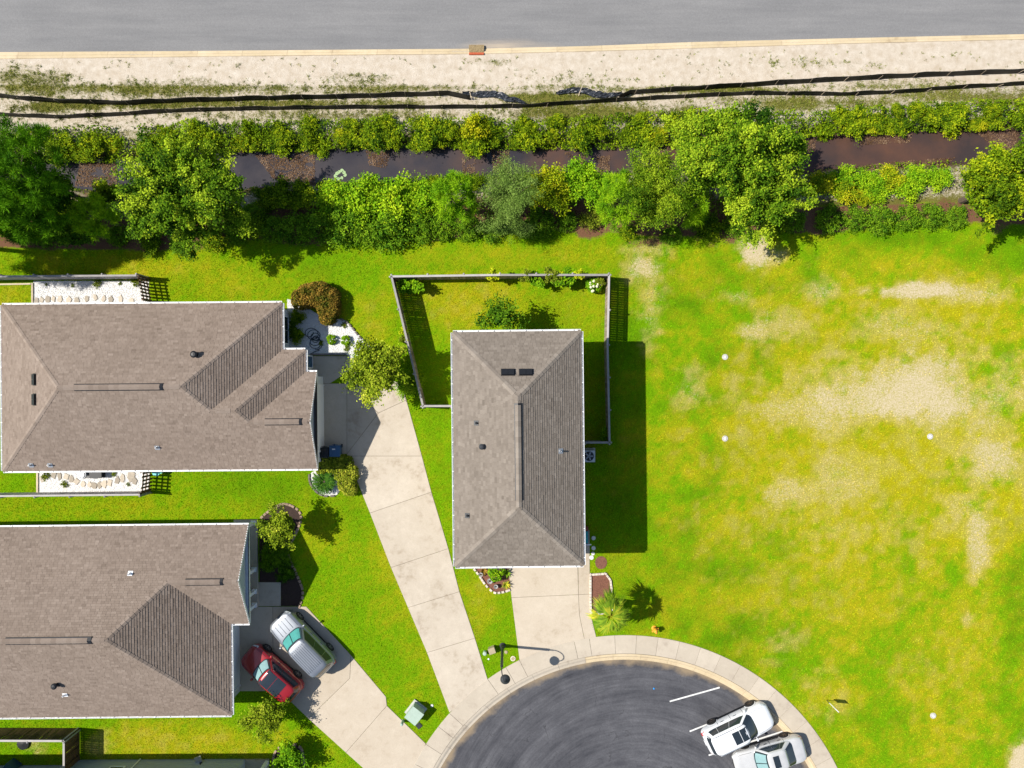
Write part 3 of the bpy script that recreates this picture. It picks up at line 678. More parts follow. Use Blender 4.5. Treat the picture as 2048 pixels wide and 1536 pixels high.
        n_ = max(1, int(L / 0.85)); hm = MB(); hm.beam(out * 0.0 + z * 0.004, out * 0.135 + z * 0.004, 0.045, 0.014); me = hm.mesh('gutter_strap')
        for i in range(n_):
            link('gutter_strap', me, M['white'], s.roof_o, a + d * (L * (i + 0.5) / n_) - wl(s.root))
    def zat(s, x, y):
        best = None
        for fc in s.faces:
            if inpoly(np.array([x]), np.array([y]), [(p.x, p.y) for p in fc])[0]:
                n = (fc[1] - fc[0]).cross(fc[2] - fc[0]); n.normalize()
                z = fc[0].z - (n.x * (x - fc[0].x) + n.y * (y - fc[0].y)) / n.z
                return z, (n if n.z > 0 else -n)
        return 4.0, Vector((0, 0, 1))
    def on_roof(s, px, py):
        z = 4.0
        for _ in range(6):
            p = P(px, py, z); z, n = s.zat(p.x, p.y)
        return Vector((p.x, p.y, z)), n
    def box_vent(s, px, py, lx, ly):
        p, n = s.on_roof(px, py)
        x = Vector((1, 0, 0)) - n * n.x; x.normalize(); y = n.cross(x); Mx = Matrix((x, y, n)).transposed()
        mb = MB()
        mb.box(p + n * 0.03, (lx + 0.08, ly + 0.08, 0.03), M=Mx)
        for sg in (-0.5, 0.5):
            d = (x if lx > ly else y) * (max(lx, ly) * 0.5 * sg)
            sz = (lx / 2 - 0.012, ly, 0.1) if lx > ly else (lx, ly / 2 - 0.012, 0.1)
            mb.box(p + d + n * 0.09, sz, M=Mx)
        mb.build('roof_vent', M['dark'], s.root)
    def pipe(s, px, py, mat='metal', r=0.05, h=0.3, hood=False):
        p, n = s.on_roof(px, py); mb = MB()
        x = Vector((1, 0, 0)) - n * n.x; x.normalize(); Mx = Matrix((x, n.cross(x), n)).transposed()
        mb.box(p + n * 0.035, (0.3, 0.3, 0.02), M=Mx)
        mb.lathe([(r * 1.8, 0), (r * 1.3, 0.1), (r, 0.14), (r, h), (r * .8, h), (r * .8, h - 0.05)], p, 12)
        if hood: mb.lathe([(r * .5, h), (r * 2.2, h), (r * 2.4, h + 0.06), (r * 1.4, h + 0.12), (0.005, h + .13)], p, 12)
        mb.build('vent_pipe', M[mat], s.root)
    def wall(s, poly, z0, z1, mat):
        mb = MB(); mb.prism([s.R(x, y) for x, y in poly], z0, z1); return mb.build('wall', M[mat], s.root)
    def opening(s, name, a, b, z0, z1, out, mat='glass', panes=2, frame=0.07):
        """window or door on a wall from plan a to b"""
        A, B = s.Q(*a, 0), s.Q(*b, 0); d = (B - A).normalized(); o3 = Vector((*out, 0)); L = (B - A).length; zc = (z0 + z1) / 2
        mb = MB()
        for e in (A + d * frame / 2, B - d * frame / 2): mb.beam(Vector((e.x, e.y, z0)) + o3 * 0.03, Vector((e.x, e.y, z1)) + o3 * 0.03, frame, 0.06, up=tuple(o3))
        for z in (z0 + frame / 2, z1 - frame / 2):
            mb.beam(A + d * (frame + .002) + Vector((0, 0, z)) + o3 * 0.028, B - d * (frame + .002) + Vector((0, 0, z)) + o3 * 0.028, 0.056, frame)
        fr = mb.build(name, M['white'], s.root)
        for i in range(panes):
            a0 = A + d * (frame + (L - 2 * frame) * i / panes + 0.015); b0 = A + d * (frame + (L - 2 * frame) * (i + 1) / panes - 0.015)
            mb = MB(); mb.beam(a0 + Vector((0, 0, zc)) + o3 * 0.015, b0 + Vector((0, 0, zc)) + o3 * 0.015, 0.02, z1 - z0 - 2 * frame)
            mb.build('pane' if mat == 'glass' else 'panel', M[mat], fr)
        return fr
    def garage(s, a, b, z1, out):
        A, B = s.Q(*a, 0), s.Q(*b, 0); d = (B - A).normalized(); o3 = Vector((*out, 0)); L = (B - A).length
        mb = MB()
        for e in (A - d * 0.05, B + d * 0.05): mb.beam(e + o3 * 0.03, e + o3 * 0.03 + Vector((0, 0, z1)), 0.1, 0.07, up=tuple(o3))
        mb.beam(A + Vector((0, 0, z1 + 0.06)) + o3 * 0.03, B + Vector((0, 0, z1 + 0.06)) + o3 * 0.03, 0.07, 0.12)
        g = mb.build('garage_door', M['white'], s.root)
        for i in range(4):
            zc = z1 * (i + 0.5) / 4; mb = MB(); mb.beam(A + o3 * 0.015 + Vector((0, 0, zc)), B + o3 * 0.015 + Vector((0, 0, zc)), 0.03, z1 / 4 - 0.015); mb.build('door_panel', M['white'], g)

k25 = (CAM_H - 2.5) / F_PX
def ex(px): return (px - 1024) * k25
def ey(py): return (768 - py) * k25

# ---- house A (north west, L shaped hips)
ze = 2.5; pt = 0.52
hA = House('house', 'brown roofed single storey house with gravel side yards', (-22, -0.2), rad(0.45), 'shingle')
xW, xE1, xE2, xE3 = ex(5), ex(565), ex(611), ex(634); yS, yN1, yN2, yN3 = ey(939), ey(608), ey(702), ey(747)
def ridge(yn): return (yn + yS) / 2, (yn - yS) / 2
r1, h1 = ridge(yN1); r2, h2 = ridge(yN2); r3, h3 = ridge(yN3); Z = lambda h: ze + pt * h
W1 = (xW + h1, r1, Z(h1)); E1 = (xE1 - h1, r1, Z(h1)); B2 = (xE1 - h2, r2, Z(h2)); E2 = (xE2 - h2, r2, Z(h2)); B3 = (xE2 - h3, r3, Z(h3)); E3 = (xE3, r3, Z(h3))
e = lambda x, y: (x, y, ze)
fS = [e(xW, yS), e(xE3, yS), E3, B3, E2, B2, E1, W1]; fN1 = [e(xE1, yN1), e(xW, yN1), W1, E1]; fW = [e(xW, yN1), e(xW, yS), W1]
fE1 = [e(xE1, yN2), e(xE1, yN1), E1, B2]; fN2 = [e(xE2, yN2), e(xE1, yN2), B2, E2]; fE2 = [e(xE2, yN3), e(xE2, yN2), E2, B3]; fN3 = [e(xE3, yN3), e(xE2, yN3), B3, E3]
outA = [(xW, yS), (xE3, yS), (xE3, yN3), (xE2, yN3), (xE2, yN2), (xE1, yN2), (xE1, yN1), (xW, yN1)]
hA.roof([fS, fN1, fW, fE1, fN2, fE2, fN3], outA, ze)
FA = hA.faces; q = lambda p: hA.Q(*p)
for a_, b_, i, j in ((e(xW, yS), W1, 0, 2), (e(xW, yN1), W1, 1, 2), (e(xE1, yN1), E1, 1, 3), (B2, E1, 0, 3), (e(xE2, yN2), E2, 4, 5), (B3, E2, 0, 5)):
    hA.caps(q(a_), q(b_), FA[i], FA[j], lift=0.022, w_=0.14)
hA.caps(q(W1), q(E1), FA[0], FA[1]); hA.caps(q(B2), q(E2), FA[0], FA[4]); hA.caps(q(B3), q(E3), FA[0], FA[6])
mixp = lambda a_, b_, t: Vector(a_).lerp(Vector(b_), t)
hA.vent_strip(q(mixp(W1, E1, 0.13)), q(mixp(W1, E1, 0.86)), FA[0], FA[1]); hA.vent_strip(q(mixp(B3, E3, 0.26)), q(mixp(B3, E3, 0.86)), FA[0], FA[6])
for a_, b_, o_ in (((xW, yS), (xE3, yS), (0, -1)), ((xE1, yN1), (xW, yN1), (0, 1)), ((xW, yN1), (xW, yS), (-1, 0)), ((xE1, yN2), (xE1, yN1), (1, 0)),
                   ((xE2, yN2), (xE1 + .15, yN2), (0, 1)), ((xE2, yN3), (xE2, yN2), (1, 0)), ((xE3, yN3), (xE2 + .15, yN3), (0, 1))):
    hA.gutter(hA.Q(*a_, ze), hA.Q(*b_, ze), o_)
hA.wall(offset_poly(outA, 0.25), 0, ze - 0.165, 'wall_white')
mb = MB(); gx_ = xE3 - 0.23; v = [hA.Q(gx_, y, z) for y, z in ((yS + .05, ze - .1), (yN3 - .05, ze - .1), (r3, Z(h3) - .08))] + [hA.Q(gx_ - .15, y, z) for y, z in ((yS + .05, ze - .1), (yN3 - .05, ze - .1), (r3, Z(h3) - .08))]
mb.add(v, [(0, 1, 2), (5, 4, 3), (0, 3, 4, 1), (1, 4, 5, 2), (2, 5, 3, 0)]); mb.build('gable', M['wall_grey'], hA.root)
mb = MB()
for y0 in (yS, yN3):
    mb.beam(hA.Q(xE3 - .02, y0, ze - 0.07), hA.Q(xE3 - .02, r3, Z(h3) - 0.07), 0.04, 0.16)
mb.build('rake_board', M['white'], hA.root)
hA.garage((xE3 - 0.25, yS + 1.0), (xE3 - 0.25, yS + 5.2), 2.15, (1, 0))
hA.opening('window', (xE1 - 0.25, yN2 + .45), (xE1 - 0.25, yN2 + 2.3), 0.5, 1.9, (1, 0)); hA.opening('door', (xE2 - 0.25, yN3 + .3), (xE2 - 0.25, yN3 + 1.15), 0.05, 2.1, (1, 0), 'bin_blue', 1)
for xx in (-30, -27.5, -24.5, -19.5): hA.opening('window', (xx, yN1 - .25), (xx + 1.1, yN1 - .25), 0.9, 2.1, (0, 1)); hA.opening('window', (xx, yS + .25), (xx + 1.1, yS + .25), 0.9, 2.1, (0, -1))
hA.box_vent(70, 759, 0.26, 0.66); hA.box_vent(70, 799, 0.26, 0.66)
hA.pipe(392, 709, 'dark', 0.09, 0.28, True); hA.pipe(315, 895, r=.045); hA.pipe(63, 930, r=.045); hA.pipe(101, 930, r=.045)

# ---- house B (south west)
ptB = 0.57; yS, yN = ey(1432), ey(1053); yg = ey(1249); xE, xG = ex(461), ex(499); xW = -36.4
hB = House('house', 'brown roofed single storey house with columned porch beside two cars', (-25, -15), rad(0.6), 'shingle')
h1 = (yN - yS) / 2; r1 = (yN + yS) / 2; h2 = (yN - yg) / 2; r2 = (yN + yg) / 2; Z = lambda h: ze + ptB * h
W1 = (xW + h1, r1, Z(h1)); E1 = (xE - h1, r1, Z(h1)); B2 = (xE - h2, r2, Z(h2)); G2 = (xG, r2, Z(h2))
fN = [e(xG, yN), e(xW, yN), W1, E1, B2, G2]; fSg = [e(xE, yg), e(xG, yg), G2, B2]; fE = [e(xE, yS), e(xE, yg), B2, E1]; fS = [e(xW, yS), e(xE, yS), E1, W1]; fW = [e(xW, yN), e(xW, yS), W1]
outB = [(xW, yS), (xE, yS), (xE, yg), (xG, yg), (xG, yN), (xW, yN)]
hB.roof([fN, fSg, fE, fS, fW], outB, ze); FB = hB.faces; q = lambda p: hB.Q(*p)
for a_, b_, i, j in ((e(xE, yS), E1, 2, 3), (B2, E1, 0, 2), (e(xW, yS), W1, 3, 4), (e(xW, yN), W1, 0, 4)): hB.caps(q(a_), q(b_), FB[i], FB[j], lift=0.022, w_=0.14)
hB.caps(q(W1), q(E1), FB[0], FB[3]); hB.caps(q(B2), q(G2), FB[0], FB[1])
hB.vent_strip(q(mixp(W1, E1, 0.12)), q(mixp(W1, E1, 0.88)), FB[0], FB[3]); hB.vent_strip(q(mixp(B2, G2, 0.25)), q(mixp(B2, G2, 0.78)), FB[0], FB[1])
for a_, b_, o_ in (((xW, yS), (xE, yS), (0, -1)), ((xG, yN), (xW, yN), (0, 1)), ((xE, yS), (xE, yg), (1, 0)), ((xE + .15, yg), (xG, yg), (0, -1))): hB.gutter(hB.Q(*a_, ze), hB.Q(*b_, ze), o_)
xp = xG - 1.75
hB.wall(offset_poly([(xW, yS), (xE, yS), (xE, yg + .2), (xp + .45, yg + .2), (xp + .45, yN), (xW, yN)], 0.42), 0, ze - 0.165, 'wall_white')
gx_ = xG - 0.22; mb = MB(); v = [hB.Q(x, y, z) for x in (gx_, gx_ - .15) for y, z in ((yg + .05, ze - .1), (yN - .05, ze - .1), (r2, Z(h2) - .08))]
mb.add(v, [(0, 1, 2), (5, 4, 3), (0, 3, 4, 1), (1, 4, 5, 2), (2, 5, 3, 0)]); mb.build('gable', M['wall_grey'], hB.root)
mb = MB()
for y0 in (yg, yN): mb.beam(hB.Q(xG - .02, y0, ze - 0.07), hB.Q(xG - .02, r2, Z(h2) - 0.07), 0.04, 0.16)
mb.build('rake_board', M['white'], hB.root)
mb = MB(); mb.beam(hB.Q(xG - .2, yg + .1, ze - .20), hB.Q(xG - .2, yN - .1, ze - .20), 0.24, 0.22); mb.build('porch_beam', M['white'], hB.root)
mb = MB(); mb.prism([hB.R(xp - .1, yg + .3), hB.R(xG - .3, yg + .3), hB.R(xG - .3, yN - .1), hB.R(xp - .1, yN - .1)], -0.05, 0.16, cham=.01); mb.build('porch_floor', M['walk'], hB.root)
for yy in (yN - .3, ey(1160), ey(1206), yg + .45):
    mb = MB(); c = hB.Q(xG - .5, yy, 0); mb.box((c.x, c.y, 0.26), (.3, .3, .2)); mb.box((c.x, c.y, 1.23), (.2, .2, 1.74)); mb.box((c.x, c.y, 2.15), (.28, .28, .1)); mb.build('column', M['white'], hB.root)
mb = MB(); c = hB.Q(xG - 1.0, yN - 1.4, 0.16)      # porch railing on the north end
hB.garage((xE - .42, yS + .9), (xE - .42, yS + 5.1), 2.15, (1, 0)); hB.opening('door', (xp + .03, yg + 1.4), (xp + .03, yg + 2.35), 0.18, 2.2, (1, 0), 'brick', 1); hB.opening('window', (xp + .03, yN - 2.2), (xp + .03, yN - .9), 0.9, 2.1, (1, 0))
for xx in (-33, -29, -25, -21): hB.opening('window', (xx, yN - .42), (xx + 1.1, yN - .42), 0.9, 2.1, (0, 1)); hB.opening('window', (xx, yS + .42), (xx + 1.1, yS + .42), 0.9, 2.1, (0, -1))
hB.pipe(261, 1147, 'white'); hB.pipe(114, 1369, 'dark', .08, .26, True); hB.pipe(131, 1389, 'white')

# ---- house C (two storeys, centre)
zc = 5.34; hw, hl, cx, cy = 3.79, 6.92, 0.363, -3.84; zr = zc + 0.5 * hw
hC = House('house', 'two storey house with taupe hip roof between lawn and driveway', (cx, cy), rad(0.6), 'shingle_c')
x0, x1, y0, y1 = cx - hw, cx + hw, cy - hl, cy + hl; T1 = (cx, y1 - hw, zr); T0 = (cx, y0 + hw, zr); e = lambda x, y: (x, y, zc)
hC.roof([[e(x0, y1), e(x0, y0), T0, T1], [e(x1, y0), e(x1, y1), T1, T0], [e(x1, y1), e(x0, y1), T1], [e(x0, y0), e(x1, y0), T0]], [(x0, y0), (x1, y0), (x1, y1), (x0, y1)], zc)
FC = hC.faces; q = lambda p: hC.Q(*p)
for a_, b_, i, j in ((e(x0, y1), T1, 0, 2), (e(x1, y1), T1, 1, 2), (e(x0, y0), T0, 0, 3), (e(x1, y0), T0, 1, 3)): hC.caps(q(a_), q(b_), FC[i], FC[j], lift=0.025, w_=0.17)
hC.caps(q(T0), q(T1), FC[0], FC[1]); hC.vent_strip(q(mixp(T0, T1, 0.06)), q(mixp(T0, T1, 0.94)), FC[0], FC[1])
for a_, b_, o_ in (((x0, y0), (x1, y0), (0, -1)), ((x1, y1), (x0, y1), (0, 1)), ((x0, y1), (x0, y0), (-1, 0)), ((x1, y0), (x1, y1), (1, 0))): hC.gutter(hC.Q(*a_, zc), hC.Q(*b_, zc), o_)
hC.wall(offset_poly([(x0, y0), (x1, y0), (x1, y1), (x0, y1)], 0.42), 0, zc - .165, 'wall_tan')
for z0_ in (0.9, 3.5):
    for t in (1.5, 4.5, 8.0, 11.0):
        hC.opening('window', (x1 - .42, y0 + t), (x1 - .42, y0 + t + 1), z0_, z0_ + 1.3, (1, 0)); hC.opening('window', (x0 + .42, y0 + t), (x0 + .42, y0 + t + 1), z0_, z0_ + 1.3, (-1, 0))
    hC.opening('window', (x0 + 1.2, y1 - .42), (x0 + 2.4, y1 - .42), z0_, z0_ + 1.3, (0, 1)); hC.opening('window', (x0 + 4.8, y1 - .42), (x0 + 6.0, y1 - .42), z0_, z0_ + 1.3, (0, 1))
hC.opening('window', (x0 + 1.2, y0 + .42), (x0 + 2.4, y0 + .42), 3.5, 4.8, (0, -1)); hC.opening('window', (x0 + 4.8, y0 + .42), (x0 + 6.0, y0 + .42), 3.5, 4.8, (0, -1))
hC.garage((x0 + 2.9, y0 + .42), (x0 + 6.9, y0 + .42), 2.15, (0, -1))
hC.box_vent(1016, 745, 0.72, 0.36); hC.box_vent(1052, 745, 0.72, 0.36)
hC.pipe(953, 846, 'darkgrey', .05, .2); hC.pipe(964, 893, 'darkgrey', .07, .2, True); hC.pipe(1121, 902, 'metal', .05, .3); hC.pipe(935, 1031, 'darkgrey', .05, .22)

# ---- house D (south edge, only its north wall shows)
zD = 2.7; hD = House('house', 'grey sided house with its north wall beside the brown board fence', (-20, -30), rad(0.3), 'shingle')
yw = -25.02; xa, xb = P(44, 1519).x, P(541, 1519).x; ye = yw + .45; xa0 = -45.0; xe_ = xb + .4
half = 5.0
fN_ = [(xe_, ye, zD), (xa0, ye, zD), (xa0 + half, ye - half, zD + 2.6), (xe_ - half, ye - half, zD + 2.6)]; fS_ = [(xa0, ye - 2 * half, zD), (xe_, ye - 2 * half, zD), fN_[3], fN_[2]]
fE_ = [(xe_, ye - 2 * half, zD), (xe_, ye, zD), fN_[3]]; fW_ = [(xa0, ye, zD), (xa0, ye - 2 * half, zD), fN_[2]]
hD.roof([fN_, fS_, fE_, fW_], [(xa0, ye - 2 * half), (xe_, ye - 2 * half), (xe_, ye), (xa0, ye)], zD)
hD.gutter(hD.Q(xe_, ye, zD), hD.Q(xa0, ye, zD), (0, 1))
xj, xq = P(140, 1519).x, P(492, 1519).x
hD.wall([(xa0 + .45, ye - 2 * half + .45), (xq, ye - 2 * half + .45), (xq, yw), (xj, yw), (xj, yw - .35), (xa0 + .45, yw - .35)], 0, zD - .165, 'wall_grey')
mb = MB()
for zz in np.arange(0.2, zD - .3, .19): mb.beam(hD.Q(xj + .01, yw + .008, zz), hD.Q(xq - .01, yw + .008, zz), 0.02, 0.17); 
mb.build('siding', M['wall_grey'], hD.root)
hD.opening('window', (P(238, 1519).x, yw + .02), (P(268, 1519).x, yw + .02), .95, 2.1, (0, 1)); hD.opening('window', (P(92, 1519).x, yw - .35), (P(118, 1519).x, yw - .35), .95, 2.1, (0, 1))
mb = MB(); p = hD.Q(P(283, 1519).x, yw + .07, 0); mb.tube([(p.x, p.y, .1), (p.x, p.y, 2.2), (p.x + .05, p.y + .3, 2.5)], .045, 8); mb.build('downspout', M['white'], hD.root)
mb = MB(); mb.prism([hD.R(xq - .1, yw - 3), hD.R(xe_ - .45, yw - 3), hD.R(xe_ - .45, yw), hD.R(xq - .1, yw)], -.05, .14); mb.build('porch_floor', M['walk'], hD.root)
for xx in (xe_ - .55,):
    mb = MB(); c = hD.Q(xx, yw - .15, 0); mb.box((c.x, c.y, 1.34), (.22, .22, 2.38)); mb.build('column', M['white'], hD.root)
# ================================================================== fences
def fence(name, label, runs, ht, mat, gap=0.008, bw=0.14, post_every=2.4, thick=0.02, post_mat=None, cap=None, z_in=None, side=1):
    """runs: ground plan polylines; each board, post and rail is a part"""
    p0 = runs[0][0]; root = thing(name, label, 'fence', (p0[0], p0[1], 0)); rr = random.Random(5)
    bm_ = []
    for v_ in range(4):
        h = ht + rr.uniform(-0.02, 0.02); mb = MB(); lean = rr.uniform(-.012, .012)
        x = bw / 2; c = 0.025
        pf = [(-x, 0.03), (x, 0.03), (x + lean, h - c), (x - c + lean, h), (-x + c + lean, h), (-x + lean, h - c)]
        vv = [(a_, -thick / 2, z) for a_, z in pf] + [(a_, thick / 2, z) for a_, z in pf]; n = 6
        mb.add(vv, [tuple(range(n)), tuple(range(n, 2 * n))[::-1]] + [(i, n + i, n + (i + 1) % n, (i + 1) % n) for i in range(n)])
        bm_.append(mb.mesh('board'))
    pm = MB(); pm.box((0, 0, (ht + .05) / 2), (.09, .09, ht + .05)); pm.lathe([(.07, ht + .05), (.07, ht + .07), (.01, ht + .10)], n=4); pmesh = pm.mesh('post')
    for run in runs:
        for a_, b_ in zip(run[:-1], run[1:]):
            A, B = Vector((*a_, 0)), Vector((*b_, 0)); d = (B - A).normalized(); L = (B - A).length; nrm = Vector((-d.y, d.x, 0)) * side; rz = math.atan2(d.y, d.x)
            n_ = max(1, int(L / (bw + gap)))
            for i in range(n_):
                o = link('board', rr.choice(bm_), M[mat], root, A + d * ((i + .5) * L / n_) - wl(root)); o.rotation_euler = (rr.uniform(-.012, .012), 0, rz)
            np_ = max(1, round(L / post_every))
            for i in range(np_ + 1):
                o = link('post', pmesh, M[post_mat or mat], root, A + d * (L * i / np_) + nrm * 0.1 - wl(root)); o.rotation_euler = (0, 0, rz)
            for z in (0.35, ht * .55, ht - .2):
                mb = MB(); mb.beam(A + nrm * .035 + Vector((0, 0, z)), B + nrm * .035 + Vector((0, 0, z)), .045, .085); mb.build('rail', M[mat], root)
            if cap:
                mb = MB(); mb.beam(A + Vector((0, 0, ht + .028)), B + Vector((0, 0, ht + .028)), cap, .03); mb.build('cap_rail', M[post_mat or mat], root)
    return root
FH = 1.65
t = lambda x, y: P2(x, y, FH)
fence('wooden_fence', 'weathered wooden fence enclosing the back yard of the two storey house',
      [[t(903, 812), t(846, 812), t(783, 553), t(1000, 550), t(1218, 550), t(1215, 690), t(1219, 885), t(1170, 885)]], FH, 'wood', 0.012, cap=0.13, post_mat='wood_grey')
t = lambda x, y: P2(x, y, 1.45)
fence('wooden_fence', 'grey wooden fence along the gravel yard north of the brown roof', [[t(-180, 556), t(0, 553), t(273, 551)]], 1.45, 'wood_grey', 0.006, cap=.12, side=1)
fence('slatted_gate', 'dark slatted gate closing the gravel yard beside the long north fence', [[t(274, 552), t(283, 600)]], 1.4, 'wood_dark', 0.10, 0.12)
fence('wooden_fence', 'pale wooden fence along the flagstone yard south of the brown roof', [[t(-180, 994), t(0, 992), t(280, 989)]], 1.45, 'wood_grey', 0.006, cap=.12, side=-1)
fence('slatted_gate', 'dark slatted gate closing the flagstone yard by the turquoise disc', [[t(281, 988), t(285, 944)]], 1.4, 'wood_dark', 0.10, 0.12)
fence('wooden_fence', 'brown board fence round the small yard at the grey sided house', [[P2(-120, 1455), P2(160, 1456), P2(160, 1545)]], 1.7, 'wood_dark', 0.004, cap=.13, post_mat='wood_grey', side=-1)

# ================================================================== silt fences
def silt(name, label, pts, ht=0.60, floppy=None):
    q = [Vector((*P2(x, y - (768 - y) * 0 , ht), 0)) for x, y in pts]
    # resample
    out = [q[0]]
    for a_, b_ in zip(q[:-1], q[1:]):
        n = max(1, int((b_ - a_).length / 0.28)); out += [a_.lerp(b_, (i + 1) / n) for i in range(n)]
    root = thing(name, label, 'silt fence', (out[0].x, out[0].y, 0)); rr = random.Random(len(pts))
    rows = []; s_ = 0
    ph = rr.random() * 6
    for i, p in enumerate(out):
        d = (out[min(i + 1, len(out) - 1)] - out[max(i - 1, 0)]).normalized(); n = Vector((-d.y, d.x, 0)); s_ += .28
        sag = 0.05 * abs(math.sin(s_ * math.pi / 2.3 + ph)); zg = float(ground_z(np.array([p.x]), np.array([p.y]))[0])
        w1 = 0.05 * math.sin(s_ * 1.9 + ph) + rr.uniform(-.02, .02)
        rows.append([p - n * 0.10 + Vector((0, 0, zg + 0.02)), p - n * .02 + n * w1 * .6 + Vector((0, 0, zg + ht * .35)), p + n * w1 + Vector((0, 0, zg + ht * .7 - sag * .5)), p + n * w1 * .5 + Vector((0, 0, zg + ht - sag))])
    mb = MB(); mb.grid(rows); o = mb.build('fabric', M['fabric_black'], root, smooth=True)
    md = o.modifiers.new('thickness', 'SOLIDIFY'); md.thickness = 0.012
    sm = MB(); sm.beam((0, 0, -.1), (0, 0, ht + .05), .03, .03, up=(0, 1, 0)); me = sm.mesh('stake')
    for i in range(3, len(out), 8):
        d = (out[min(i + 1, len(out) - 1)] - out[max(i - 1, 0)]).normalized(); n = Vector((-d.y, d.x, 0))
        o = link('stake', me, M['wood'], root, out[i] - n * .10 - wl(root)); o.rotation_euler = (rr.uniform(-.1, .1), rr.uniform(-.12, .12), 0)
    return root
silt('silt_fence', 'upper black silt fence running west of the torn gap', [(-200, 176), (0, 186), (45, 191), (110, 196), (240, 200), (350, 195), (500, 191), (680, 187), (895, 181), (940, 190)])
silt('silt_fence', 'upper black silt fence running east of the torn gap', [(1240, 189), (1262, 179), (1380, 171), (1600, 157), (1800, 146), (1990, 138), (2048, 136), (2250, 126)])
silt('silt_fence', 'unbroken lower black silt fence above the bank shrubs', [(-200, 214), (0, 224), (110, 229), (220, 224), (330, 217), (450, 213), (700, 209), (900, 209), (1050, 207), (1200, 197), (1380, 187), (1500, 181), (1700, 183), (1850, 176), (1872, 172), (2048, 162), (2250, 150)], 0.48)
def crumple(label, pts, w0):
    rr = random.Random(len(label)); q = [Vector((*P2(x, y), 0)) for x, y in pts]; out = [q[0]]
    for a_, b_ in zip(q[:-1], q[1:]):
        n = max(1, int((b_ - a_).length / .12)); out += [a_.lerp(b_, (i + 1) / n) for i in range(n)]
    rows = []; N_ = len(out)
    for i, p in enumerate(out):
        d = (out[min(i + 1, N_ - 1)] - out[max(i - 1, 0)]).normalized(); n = Vector((-d.y, d.x, 0)); ww = w0 * (0.5 + 0.9 * math.sin(math.pi * (i + 1) / (N_ + 1))) * rr.uniform(.85, 1.15)
        rows.append([p + n * (ww * (j / 6 - .5)) + Vector((0, 0, 0.05 + abs(rr.gauss(0, .06)) + .10 * math.sin(j * 1.1 + i * .5) ** 2)) for j in range(7)])
    mb = MB(); mb.grid(rows); o = mb.build('loose_silt_fabric', M['plastic_crumple'], smooth=False); md = o.modifiers.new('thickness', 'SOLIDIFY'); md.thickness = .01
    return tag(o, label, 'silt fabric')
crumple('crumpled black silt fabric fallen at the end of the west run', [(925, 187), (950, 190), (985, 189), (1002, 192), (1012, 199), (1032, 201), (1050, 208)], 0.30)
crumple('collapsed black silt fabric sagging between the gap and the east run', [(1112, 188), (1140, 182), (1165, 182), (1190, 190), (1215, 192), (1243, 188)], 0.30)
for px, py, a_ in ((947, 191, .5), (1160, 184, -.6)):
    mb = MB(); p = P(px, py); mb.beam(p + Vector((-.12, -.3, .12)), p + Vector((.12 if a_ < 0 else -.28, .3, .22)), .04, .04); o = mb.build('wooden_stake', M['wood_pale']); tag(o, 'pale wooden stake fallen across the ' + ('west' if a_ > 0 else 'east') + ' torn silt fabric', 'stake')

# ================================================================== storm inlet
c = P(953, 99); r_ = thing('storm_inlet', 'storm inlet in the kerb under a straw filter mat with red edge', 'storm drain', (c.x, c.y, -.1))
mb = MB(); rr = random.Random(2); rows = []
for i in range(9):
    rows.append([(c.x - .5 + 1.0 * j / 12 + rr.uniform(-.015, .015), c.y - .22 + .52 * i / 8 + rr.uniform(-.012, .012), .0 + .09 * math.sin(math.pi * (i + .5) / 9) + rr.uniform(0, .025)) for j in range(13)])
rows = [[(p[0], p[1], -.09) for p in rows[0]]] + rows + [[(p[0], p[1], -.09) for p in rows[-1]]]
mb.grid(rows); mb.build('straw_mat', M['straw'], r_)
mb = MB()
for i in range(5): mb.box((c.x - .40 + i * .2, c.y - .31, 0.05), (.19, .14, .1))
mb.build('red_block', M['red'], r_)
mb = MB(); mb.box((c.x, c.y + .05, -.09), (.9, .4, .05)); mb.build('grate', M['darkgrey'], r_)

# ================================================================== street lamp
c = P(1005, 1291); r_ = thing('street_lamp', 'dark gooseneck street lamp standing on the grass wedge between driveways', 'street lamp', c)
mb = MB(); mb.lathe([(.2, 0), (.2, .06), (.13, .12), (.12, .55), (.09, .7), (.085, 3.55), (.06, 3.6)], n=16); mb.build('pole', M['darkgrey'], r_, local=True, smooth=False)
arm = [(0, 0, 3.5), (0, 0, 3.8)] + [(.11 * (1 - math.cos(t_)) , -.36 * (1 - math.cos(t_)), 3.95 + .62 * math.sin(t_)) for t_ in np.linspace(0, math.pi * .98, 12)]
mb = MB(); mb.tube(arm, .032, 8); mb.tube([(0, 0, 3.5), (0, 0, 3.9)], .045, 8); mb.build('arm', M['darkgrey'], r_, local=True)
hx, hy = arm[-1][0], arm[-1][1]
mb = MB(); mb.lathe([(.30, -.02), (.31, .0), (.27, .09), (.18, .17), (.09, .22), (.07, .34), (.03, .36)], (hx, hy, 3.72), 24); mb.build('lamp_shade', M['darkgrey'], r_, local=True, smooth=True)
mb = MB(); mb.lathe([(.02, -.10), (.13, -.08), (.17, .0), (.17, .02)], (hx, hy, 3.69), 20); mb.build('lens', M['white'], r_, local=True)

